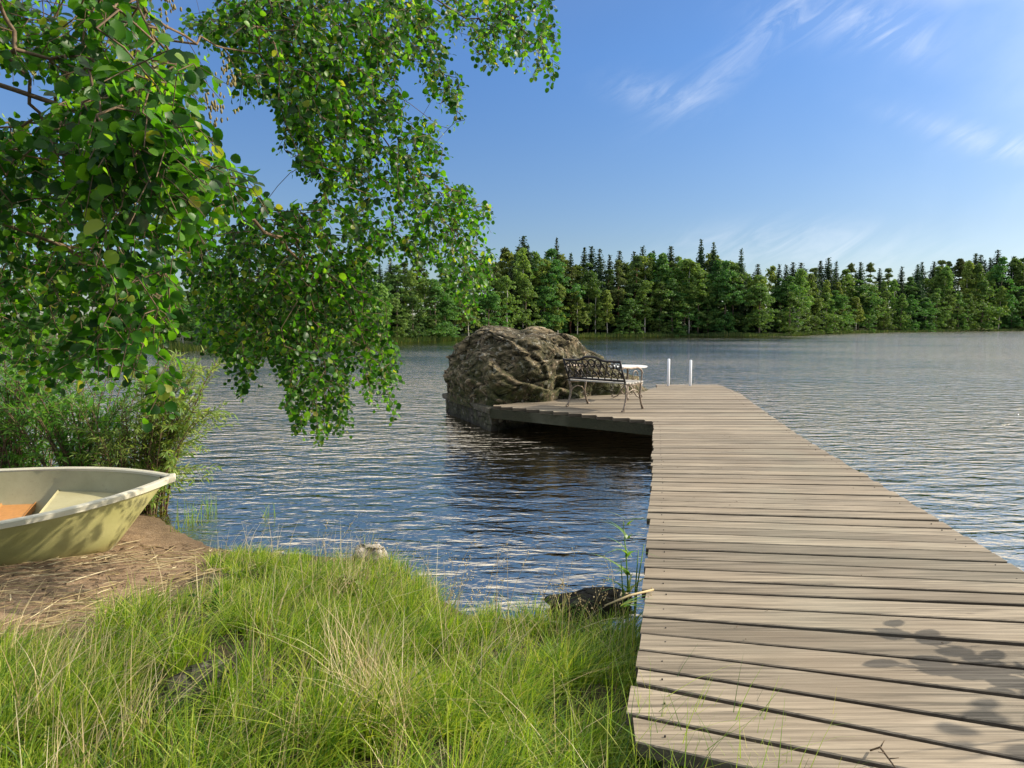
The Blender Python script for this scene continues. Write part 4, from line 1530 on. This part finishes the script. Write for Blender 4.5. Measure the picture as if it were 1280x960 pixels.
# big alder: crown density map read off the photograph row by row, each patch at its own real distance
ROWS = {
    0: [('A', 0, 195, 1), ('B', 270, 540, .95), ('B', 555, 690, .7)],
    20: [('A', 0, 200, 1), ('B', 232, 545, .95), ('B', 552, 700, .65)],
    40: [('A', 0, 215, 1), ('B', 245, 550, .95), ('B', 575, 700, .65)],
    60: [('A', 0, 230, .95), ('B', 285, 558, .85), ('B', 592, 700, .55)],
    80: [('A', 40, 270, .8), ('B', 285, 500, .85), ('B', 520, 560, .6), ('B', 662, 698, .35)],
    100: [('A', 70, 240, .8), ('B', 292, 330, .6), ('B', 342, 478, .9), ('B', 532, 580, .55)],
    120: [('A', 60, 242, .85), ('B', 325, 505, .85), ('B', 545, 588, .5)],
    140: [('A', 45, 250, .9), ('B', 342, 510, .85), ('B', 560, 578, .3)],
    160: [('A', 0, 258, .95), ('B', 348, 480, .9), ('B', 505, 548, .6)],
    180: [('A', 0, 285, .95), ('B', 362, 550, .75)],
    200: [('A', 0, 300, .95), ('B', 368, 478, .8), ('B', 500, 545, .6)],
    220: [('A', 0, 322, .9), ('B', 392, 560, .75)],
    240: [('A', 0, 335, .9), ('B', 388, 412, .6), ('B', 432, 475, .5), ('B', 492, 590, .8)],
    260: [('A', 0, 180, 1), ('A', 195, 300, .5), ('B', 310, 378, .6), ('B', 388, 470, .6), ('B', 490, 618, .7)],
    280: [('A', 0, 150, 1), ('A', 185, 270, .4), ('B', 280, 415, .7), ('B', 430, 600, .8)],
    300: [('A', 0, 150, 1), ('A', 150, 235, .6), ('B', 215, 420, .9), ('B', 430, 610, .75)],
    320: [('A', 0, 215, 1), ('B', 225, 460, 1), ('B', 505, 618, .8)],
    340: [('A', 0, 225, 1), ('B', 228, 470, 1), ('B', 552, 612, .8)],
    360: [('A', 0, 232, 1), ('B', 238, 475, 1), ('B', 562, 608, .75)],
    380: [('A', 0, 232, 1), ('B', 242, 478, 1), ('B', 575, 598, .5)],
    400: [('A', 0, 228, 1), ('B', 245, 482, 1)],
    420: [('A', 0, 225, .9), ('B', 255, 492, .95)],
    440: [('A', 5, 205, .75), ('B', 272, 500, .85)],
    460: [('A', 35, 125, .5), ('A', 182, 228, .6), ('B', 292, 325, .6), ('B', 348, 498, .8)],
    480: [('A', 185, 220, .5), ('B', 295, 312, .5), ('B', 352, 438, .85), ('B', 448, 498, .5)],
    500: [('B', 352, 438, .8), ('B', 482, 498, .5)],
    520: [('B', 368, 432, .55)],
    535: [('B', 392, 412, .4)],
}


def smooth_depth(lay, px, py):
    if lay == 'A':
        return float(np.clip(2.35 + .35 * math.sin(px * .021 + 1) + .3 * math.cos(py * .016) + rnd.gauss(0, .28), 1.55, 3.6))
    return float(np.clip(4.35 + .35 * math.sin(px * .013) + .3 * math.cos(py * .012 + 1) + rnd.gauss(0, .33), 3.3, 5.6))


sprays = []            # (tip-origin point, layer)
for y0, runs in ROWS.items():
    for lay, xa, xb, dn in runs:
        area = (xb - xa) * 20
        per = 86 if lay == 'A' else 41
        cnt = area * dn / per
        cnt = int(cnt) + (1 if rnd.random() < cnt % 1 else 0)
        for _ in range(cnt):
            mg_ = 12 if lay == 'A' else 4
            px = rnd.uniform(xa + (mg_ if xa > 0 else -60), xb - mg_) if xb - xa > 2 * mg_ else (xa + xb) / 2
            py = rnd.uniform(y0 - 8, y0 + 14)
            sprays.append((np.array(D(px, py, smooth_depth(lay, px, py))), lay))
# the rest of the crown: above and to the left of the picture
TRUNK = np.array([-3.3, 1.6])
for _ in range(420):
    px = rnd.uniform(-500, 640); py = rnd.uniform(-420, -10)
    if px > 0 and py > -60 and 545 < px: continue
    lay = 'A' if px < 200 else 'B'
    sprays.append((np.array(D(px, py, smooth_depth(lay, px, py))), lay))
for _ in range(700):
    a = rnd.uniform(0, 6.28); rr_ = 2.3 * rnd.random() ** .5
    z = rnd.uniform(3.3, 7.6)
    rr_ *= math.sin(math.pi * min(1, (z - 2.2) / 5.8)) + .1
    x = TRUNK[0] + rr_ * math.cos(a); y_ = TRUNK[1] + rr_ * math.sin(a)
    if y_ > .5 and abs(x) / max(y_, .01) < .78 and (z - CAMZ) / max(y_, .01) < .46: continue
    sprays.append((np.array([x, y_, z]), 'C'))

# skeleton: limbs drawn as polylines, then each spray is tied to the nearest earlier node
nodes, par, nrad = [], [], []


def add_chain(pts, start=None):
    prev = start
    for p in pts:
        nodes.append(np.array(p, float)); par.append(-1 if prev is None else prev); prev = len(nodes) - 1
    return prev


gz0 = float(ground_h(TRUNK[0], TRUNK[1]))
trunk_pts = [(TRUNK[0] + .04 * math.sin(z * 1.3), TRUNK[1] + .05 * math.sin(z), z) for z in np.linspace(1.4, 7.4, 22)]
tend = add_chain(trunk_pts)
trunk_n = len(nodes)


def subdiv(pts, k=4):
    o = []
    for a, b in zip(pts[:-1], pts[1:]):
        for i in range(k):
            u = i / k
            o.append(np.array(a) * (1 - u) + np.array(b) * u + np.array([rnd.gauss(0, .012) for _ in range(3)]))
    o.append(np.array(pts[-1]))
    return o


def near_node(p, upto=None):
    A_ = np.array(nodes[:upto]); return int(np.argmin(np.linalg.norm(A_ - np.array(p), axis=1)))


limbs = [
    [(-3.3, 1.6, 4.0), tuple(D(120, -260, 3.2)), tuple(D(300, -60, 3.8)), tuple(D(395, 80, 4.1)), tuple(D(450, 150, 4.2)), tuple(D(520, 225, 4.3)), tuple(D(560, 285, 4.3)), tuple(D(590, 350, 4.3))],
    [tuple(D(395, 80, 4.1)), tuple(D(430, 130, 4.15)), tuple(D(480, 175, 4.4)), tuple(D(530, 240, 4.5))],
    [(-3.3, 1.6, 4.6), tuple(D(200, -420, 3.4)), tuple(D(420, -140, 4.2)), tuple(D(520, -20, 4.6)), tuple(D(600, 30, 4.8)), tuple(D(680, 70, 4.9))],
    [tuple(D(520, -20, 4.6)), tuple(D(530, 50, 4.7)), tuple(D(560, 110, 4.7)), tuple(D(570, 140, 4.7))],
    [(-3.3, 1.6, 2.9), tuple(D(-60, 90, 2.2)), tuple(D(80, 130, 2.3)), tuple(D(200, 180, 2.5)), tuple(D(270, 235, 2.7)), tuple(D(330, 290, 3.2)), tuple(D(380, 330, 3.7)), tuple(D(430, 370, 4.1)), tuple(D(455, 430, 4.2)), tuple(D(462, 490, 4.2))],
    [tuple(D(380, 330, 3.7)), tuple(D(395, 400, 4.0)), tuple(D(405, 470, 4.1)), tuple(D(405, 530, 4.1))],
    [(-3.3, 1.6, 2.5), tuple(D(-80, 240, 2.1)), tuple(D(60, 300, 2.2)), tuple(D(150, 360, 2.4)), tuple(D(200, 420, 2.5)), tuple(D(215, 480, 2.6))],
    [(-3.3, 1.6, 3.4), tuple(D(-40, -60, 2.2)), tuple(D(20, 60, 2.2)), tuple(D(50, 150, 2.3)), tuple(D(90, 220, 2.4))],
    [tuple(D(-20, -80, 2.2)), tuple(D(120, 0, 2.4)), tuple(D(210, 40, 2.8)), tuple(D(280, 60, 3.4))],
    [(-3.3, 1.6, 5.2), (-4.6, 1.0, 5.9)], [(-3.3, 1.6, 4.4), (-4.4, 2.6, 5.0)], [(-3.3, 1.6, 4.8), (-2.9, .2, 5.8)], [(-3.3, 1.6, 3.6), (-4.8, .6, 4.3)],
    [(-3.3, 1.6, 5.8), (-2.3, 2.0, 6.8)],
]
for lb in limbs:
    pts = subdiv(lb, 5)
    st = near_node(pts[0])
    add_chain(pts[1:], st)
order = sorted(range(len(sprays)), key=lambda i: float(np.min(np.linalg.norm(np.array(nodes)[::3] - sprays[i][0], axis=1))))
narr = np.array(nodes); 
cap = len(nodes) + 6 * len(sprays)
buf = np.zeros((cap, 3)); buf[:len(nodes)] = narr; cnt = len(nodes)
leafpos, leafdir, leafup, leafsz = [], [], [], []
catk = MB()
for i in order:
    p, lay = sprays[i]
    dv = buf[:cnt] - p
    # prefer a parent that is higher than the spray
    cost = np.linalg.norm(dv, axis=1) + np.maximum(0, -dv[:, 2]) * 1.2
    j = int(np.argmin(cost))
    a = buf[j].copy(); L_ = np.linalg.norm(p - a)
    nseg = max(1, min(4, int(L_ / .12)))
    prev = j
    for s_ in range(1, nseg + 1):
        u = s_ / nseg
        q = a * (1 - u) + p * u
        q = q + np.array([0, 0, .10 * L_ * math.sin(math.pi * u)]) + rng.normal(size=3) * .008 * (1 if s_ < nseg else 0)
        nodes.append(q); par.append(prev); prev = len(nodes) - 1
        buf[cnt] = q; cnt += 1
    d0 = norm(p - a) if L_ > 1e-4 else np.array([0, 0, -1.0])
    sc = {'A': (.16, 7, .022, .044), 'B': (.16, 8, .024, .041), 'C': (.34, 10, .05, .075)}[lay]
    tw = norm(d0 * .5 + np.array([rng.normal() * .45, rng.normal() * .45, -.75]))
    L2 = sc[0] * rng.uniform(.6, 1.2)
    nl = int(sc[1] * rng.uniform(.75, 1.3))
    perp = norm(np.cross(tw, rng.normal(size=3)))
    side = norm(np.cross(tw, perp))
    q0 = p - tw * L2 * .35
    nodes.append(p + tw * L2 * .6); par.append(prev)
    buf[cnt] = nodes[-1]; cnt += 1
    for k in range(nl):
        u = (k + .5) / nl
        pos = q0 + tw * L2 * u
        sgn = 1 if k % 2 else -1
        out_ = norm(perp * sgn * .9 + side * rng.normal() * .6 + tw * .55 + np.array([0, 0, -.15]))
        leafpos.append(pos + out_ * .010); leafdir.append(out_)
        leafup.append(norm(np.array([rng.normal() * .75 + .2, rng.normal() * .75 - .1, .8]) + perp * .2)); leafsz.append((sc[2] + (sc[3] - sc[2]) * rng.random() ** 1.5) * (1.12 if u < .6 else .85))
v, f = place_leaves('alder', leafpos, leafdir, leafup, leafsz)
alder = empty('alder_tree', (TRUNK[0], TRUNK[1], gz0))
tag(alder, 'large leafy alder whose branches hang over the boat and water at left', 'tree')
off = np.array([TRUNK[0], TRUNK[1], gz0])
mesh_np('foliage', v - off, f, M_ALDER, alder, smooth=True)
# radii from descendants
N = len(nodes)
w_ = np.ones(N)
for i in range(N - 1, -1, -1):
    if par[i] >= 0: w_[par[i]] += w_[i]
# children may be linked to later-numbered parents never: order is safe
rad = .0010 * w_ ** .27
rad = np.minimum(rad, .10)
tv, tf, b = [], [], 0
NS = 5
for i in range(N):
    j = par[i]
    if j < 0 or i < trunk_n: continue
    a_, c_ = nodes[j], nodes[i]
    d = c_ - a_
    if np.linalg.norm(d) < 1e-5: continue
    d = norm(d)
    h = np.array([0, 0, 1.0]) if abs(d[2]) < .9 else np.array([1.0, 0, 0])
    u_ = norm(np.cross(d, h)); w2 = np.cross(d, u_)
    r0, r1 = min(rad[j], rad[i] * 1.6), rad[i]
    for cc, r_ in ((a_, r0), (c_ + d * r1 * .5, r1)):
        for k in range(NS):
            an_ = 2 * math.pi * k / NS
            tv.append(cc + (u_ * math.cos(an_) + w2 * math.sin(an_)) * r_)
    for k in range(NS):
        tf.append([b + k, b + (k + 1) % NS, b + NS + (k + 1) % NS, b + NS + k])
    b += 2 * NS
mesh_np('branches', np.array(tv) - off, np.array(tf), M_TWIG, alder, smooth=True)
mb = MB()
mb.tube([(0.0, 0.0, -.15), (0.01, 0, .15), (.02, .03, .8)] + [(p[0] - off[0], p[1] - off[1], p[2] - gz0) for p in trunk_pts], [.24, .18, .15] + [.145 * (1 - i / 24) for i in range(22)], 14)
mb.build('trunk', M_BARK, alder, smooth=True)
# old catkin clusters hanging in the gap near the top left
mb = MB()
for (px, py, r_, k) in [(265, 135, 14, 50), (205, 15, 18, 60), (285, 95, 10, 30), (175, 275, 16, 60), (190, 300, 14, 50), (150, 60, 14, 30), (570, 150, 1, 1), (375, 45, 22, 60), (480, 50, 18, 40)]:
    for _ in range(k):
        c_ = Vector(D(px + rnd.gauss(0, r_ * .6), py + rnd.gauss(0, r_), 2.9 if px < 330 else 4.3)) + Vector((0, rnd.gauss(0, .05), 0))
        s_ = rnd.uniform(.004, .007)
        mb.tube([c_ + Vector((0, 0, s_ * 1.6)), c_ + Vector((0, 0, s_ * .6)), c_ - Vector((0, 0, s_ * .6)), c_ - Vector((0, 0, s_ * 1.6))], [s_ * .3, s_ * .8, s_ * .8, s_ * .3], 5)
cko = mb.build('catkins', M_CATKIN, None, smooth=True)
cko['kind'] = 'stuff'; cko.parent = alder; cko.location = (-off[0], -off[1], -off[2])


def bush(name, label, base, stems, hgt, spread, leafkind, mat, lsz, perstem, lean=(0, 0), cat='bush', group=None, seed=1, droop=.2, sidetw=3):
    r = np.random.default_rng(seed)
    e = empty(name, base)
    tag(e, label, cat, group)
    sm = MB(); lp, ld_, lu, ls = [], [], [], []
    for k in range(stems):
        a = r.uniform(0, 6.28)
        h = hgt * r.uniform(.6, 1.05); sp = spread * r.uniform(.2, 1.0)
        b0 = np.array([r.normal() * spread * .15, r.normal() * spread * .15, -.1])
        d = np.array([math.cos(a) * sp + lean[0], math.sin(a) * sp + lean[1], h])
        def pt(u): return b0 + np.array([d[0] * u ** 1.3, d[1] * u ** 1.3, d[2] * (u - droop * u ** 3)])
        us = np.linspace(0, 1, 7)
        sm.tube([pt(u) for u in us], [.008 * (1 - .85 * u) + .0008 for u in us], 5)
        paths = [(pt, .04, perstem)]
        for q in range(sidetw):
            u0 = r.uniform(.15, .85); o_ = pt(u0); dd = norm(r.normal(size=3) * np.array([1, 1, .3]) + np.array([0, 0, .6])) * hgt * .28 * r.uniform(.5, 1)
            def pt2(u, o_=o_, dd=dd): return o_ + dd * u - np.array([0, 0, .05 * u * u])
            sm.tube([pt2(0), pt2(.5), pt2(1)], [.003, .002, .0008], 4)
            paths.append((pt2, .1, perstem // 2))
        for fn, u0, kk in paths:
            for j in range(kk):
                u = u0 + (1 - u0) * (j + r.random()) / kk
                p0 = fn(u); tdir = norm(fn(min(1, u + .02)) - fn(u - .02))
                pr = norm(np.cross(tdir, r.normal(size=3)))
                dr = norm(pr * .8 + tdir * .8 + np.array([0, 0, -.1]))
                lp.append(p0); ld_.append(dr); lu.append(norm(np.array([r.normal() * .5, r.normal() * .5, 1]))); ls.append(lsz * r.uniform(.6, 1.15))
    sm.build('stems', M_TWIG, e, smooth=True)
    v, f = place_leaves(leafkind, lp, ld_, lu, ls)
    mesh_np('leaves', v, f, mat, e)
    return e


def at_shore(px, y):
    x = (px - 640) / F * y
    return (x, y, float(ground_h(x, y)))


wg = 'willow bushes behind the boat'
bush('willow_bush', 'dense dark willow bush at the left edge behind the boat', at_shore(10, 6.6), 70, 2.1, 1.0, 'willow', M_WILLOW, .085, 36, group=wg, seed=3)
bush('willow_bush', 'dark green willow bush above the middle of the boat', at_shore(95, 6.3), 60, 1.8, .70, 'willow', M_WILLOW, .085, 34, group=wg, seed=4)
bush('willow_bush', 'low green willow bush right behind the bow of the boat', at_shore(150, 6.0), 34, 1.35, .40, 'willow', M_WILLOW2, .06, 34, group=wg, seed=5)
bush('willow_bush', 'pale yellow-green sunlit willow bush leaning over the water right of the boat', at_shore(180, 6.1), 40, 1.95, .38, 'willow', M_WILLOW2, .080, 52, lean=(.30, .05), group=wg, seed=6)
bush('willow_bush', 'tall dark willow bush outside the left edge behind the boat', at_shore(-110, 6.8), 34, 1.6, .8, 'willow', M_WILLOW, .09, 32, group=wg, seed=7)
bush('leafy_seedling', 'small broad-leaved seedling in the grass below the boat bow', (*P(262, 762, .2).xy, float(ground_h(*P(262, 790, .2).xy)) + .06), 3, .22, .09, 'broad', M_ALDER, .06, 6, cat='plant', seed=11, sidetw=0)
bush('leafy_seedling', 'small pale weed in the grass near the tan shore stone', (*P(445, 745, .15).xy, float(ground_h(*P(445, 745, .15).xy))), 6, .30, .10, 'broad', M_WILLOW2, .045, 9, cat='plant', seed=12, sidetw=1)
# alder sapling beyond the right edge: throws the leaf shadow on the near boards
sp_ = empty('alder_sapling', (3.35, 2.35, float(ground_h(3.35, 2.35))))
tag(sp_, 'young alder just outside the right edge shading the nearest boards', 'tree')
shc = P(1165, 815, DZ)
k = 1.0
tgt = Vector((shc.x, shc.y, DZ)) + tosun * k
stm = MB()
o0 = Vector(sp_.location)
lp, ld_, lu, ls = [], [], [], []
stm.tube([(0, 0, -.2), (.03, 0, .5), (.0, .03, 1.1), (.05, .02, 1.7)], [.02, .017, .012, .004], 8)
rs = np.random.default_rng(21)
brs = [((0, .0, .9), tgt - o0 + Vector((-.22, -.08, 0))), ((.0, .02, 1.1), tgt - o0 + Vector((.05, .24, .05))), ((.0, .0, .8), tgt - o0 + Vector((.0, -.28, -.05))), ((.02, .0, .7), P(1130, 940, DZ) + tosun * 1.15 - o0)]
for bi, (a, b) in enumerate(brs):
    a = Vector(a); b = Vector(b)
    pts = [a.lerp(b, u) + Vector((0, 0, .05 * math.sin(math.pi * u))) for u in (0, .25, .5, .75, 1)]
    stm.tube(pts, [.008, .006, .005, .0035, .0015], 6)
    if bi == 3: continue
    d = (b - a).normalized()
    for j in range(17):
        u = .40 + .60 * j / 16
        p_ = a.lerp(b, u)
        pr = norm(np.cross(np.array(d), rs.normal(size=3)))
        lp.append(np.array(p_)); ld_.append(norm(pr * .9 + np.array(d) * .5)); lu.append(norm(np.array(tosun) + rs.normal(size=3) * .45)); ls.append(.090 * rs.uniform(.75, 1.2))
for j in range(60):
    z = rs.uniform(.8, 1.75); a = rs.uniform(-1.2, 1.2)
    p_ = np.array([.05 + abs(rs.normal()) * .2, rs.normal() * .25, z])
    lp.append(p_); ld_.append(norm(np.array([math.cos(a), math.sin(a), -.2]))); lu.append(norm(np.array([rs.normal() * .4, rs.normal() * .4, 1]))); ls.append(.08 * rs.uniform(.7, 1.2))
stm.build('stems', M_TWIG, sp_, smooth=True)
v, f = place_leaves('alder', lp, ld_, lu, ls)
mesh_np('leaves', v, f, M_ALDER, sp_)


def reed_tuft(name, label, base, n, hgt, w, lean=.35, seed=1, group=None, mat=None, ld0=None):
    r = np.random.default_rng(seed)
    b = np.stack([r.normal(size=n) * .035 * (n / 12) ** .5, r.normal(size=n) * .035 * (n / 12) ** .5, np.full(n, -.05)], 1)
    la = r.uniform(0, 6.28, n) if ld0 is None else ld0 + r.normal(size=n) * .9
    v_, f_ = blades(b, hgt * r.uniform(.5, 1.1, n), np.abs(r.normal(lean, .3, n)), la, w * r.uniform(.7, 1.2, n), nseg=6, r=r)
    o = mesh_np(name, v_, f_, mat or M_REED)
    o.location = base
    tag(o, label, 'reeds', group)
    return o


rg_ = 'reed tufts standing in shallow water'
for (px, py, n, h, lab, sd2) in [(240, 652, 26, .32, 'green reed tuft in the water just right of the boat bow', 1), (262, 640, 20, .28, 'second green reed tuft in the water, right of the one at the bow', 2),
                                 (337, 645, 7, .22, 'lone thin reed tuft standing out in the water right of the boat', 3), (222, 665, 14, .22, 'short reed tuft at the water edge under the boat bow', 4)]:
    p = P(px, py, 0)
    reed_tuft('reed_tuft', lab, (p.x, p.y, 0), n, h, .006, seed=sd2, group=rg_)
# reed plant leaning on the left side of the boardwalk
rp = P(786, 792, .0)
pl = empty('reed_plant', (rp.x, rp.y, .02))
tag(pl, 'tall broad-bladed reed plant leaning against the left side of the boardwalk', 'plant')
mb = MB()
for (dx, dy, h, lx_) in [(0, 0, .62, -.04), (.03, .02, .45, .02), (-.03, .0, .40, -.02), (.02, -.03, .5, .05)]:
    mb.tube([(dx, dy, -.05), (dx + lx_ * .3, dy, h * .5), (dx + lx_, dy, h)], [.005, .0045, .002], 6)
mb.build('stem', M_REED, pl, smooth=True)
bl_ = []
rq = np.random.default_rng(9)
for (z, n) in ((.22, 7), (.32, 6), (.42, 5), (.52, 3), (.60, 3)):
    b = np.stack([rq.normal(size=n) * .012 - .03 * z, rq.normal(size=n) * .012, np.full(n, z)], 1)
    bl_.append(blades(b, rq.uniform(.06, .14, n), rq.uniform(1.2, 2.2, n), rq.uniform(0, 6.28, n), rq.uniform(.014, .024, n), nseg=6, r=rq))
v, f = merge(bl_)
mesh_np('leaves', v, f, M_REED, pl)
p2 = P(1168, 645, 0)
q2 = (xright(4.35) + .10, 4.45, 0)
reed_tuft('reed_tuft', 'small reed tuft poking up at the right edge of the boardwalk', q2, 7, .46, .011, lean=.5, seed=8, group=rg_, ld0=.2)
# big bright grass tuft against the boardwalk side and the one growing over its near end
for (x, y_, n, h, lab, sd2, l_) in [(P(776, 830, .2).x, P(776, 830, .2).y, 130, .30, 'bright green grass tuft growing up the left side of the boardwalk', 21, 1.2),
                                   (.42, 1.90, 260, .44, 'tall green grass tuft spilling over the left corner of the near boardwalk end', 22, 1.2),
                                   (.64, 1.82, 230, .42, 'green grass tuft at the middle of the near boardwalk end', 23, 1.3),
                                   (.88, 1.72, 170, .36, 'thin low grass tuft at the near boardwalk end, furthest to the right', 24, 1.3)]:
    reed_tuft('grass_tuft', lab, (x, y_, float(ground_h(x, y_))), n, h, .0045, lean=.75, seed=sd2, mat=M_GRASS, ld0=l_, group='grass tufts at the boardwalk')

# dry stalk lying over the boards, curled leaf, twig
mb = MB(); a, b = P(756, 757, .40), P(817, 737, DZ + .012)
mb.tube([a, a.lerp(b, .5) + Vector((0, 0, .01)), b], [.004, .006, .005], 7)
tag(mb.build('dry_reed_stalk', M_STRAW, smooth=True), 'dry tan reed stalk lying from the bank onto the boardwalk edge', 'stalk')
r3 = np.random.default_rng(31)
pb = P(800, 768, DZ + .006)
v, f = blades(np.array([[pb.x - .08, pb.y + .03, pb.z + .02]] * 5), np.full(5, .06), r3.uniform(1.5, 3.0, 5), np.array([-.5, -.2, .1, -.9, .4]), np.full(5, .018), nseg=6, r=r3)
tag(mesh_np('wilted_reed_leaf', v, f, M_REED), 'wilted yellow-green reed leaves curled over the boardwalk edge', 'leaf')
mb = MB(); a = P(1088, 938, DZ + .004)
mb.tube([a, a + Vector((.012, -.03, .03)), a + Vector((.02, -.10, .012))], [.003, .0035, .002], 6)
mb.tube([a + Vector((.012, -.03, .028)), a + Vector((.03, -.02, .045))], [.0025, .001], 5)
mb.tube([a + Vector((.014, -.05, .024)), a + Vector((-.01, -.06, .035))], [.002, .001], 5)
mb.tube([a + Vector((.017, -.07, .02)), a + Vector((.04, -.08, .03))], [.002, .001], 5)
tag(mb.build('twig', M_TWIG, smooth=True), 'short dark twig lying on the nearest boards', 'twig')
# fallen bits on the boards
mb = MB()
for k in range(26):
    y_ = rnd.uniform(2.0, 8); x = rnd.uniform(xleft(y_) + .1, xright(y_) - .1)
    s_ = rnd.uniform(.004, .012); a = rnd.uniform(0, 3.14)
    mb.tube([(x, y_, DZ + .005), (x + s_ * math.cos(a), y_ + s_ * math.sin(a), DZ + .007)], [.002, .0015], 5)
tag(mb.build('deck_litter', M_TWIG), 'tiny dark seeds and leaf bits scattered on the boards', 'litter', kind='stuff')

print('trees', NTREE, 'sprays', len(sprays), 'leaves', len(leafpos))
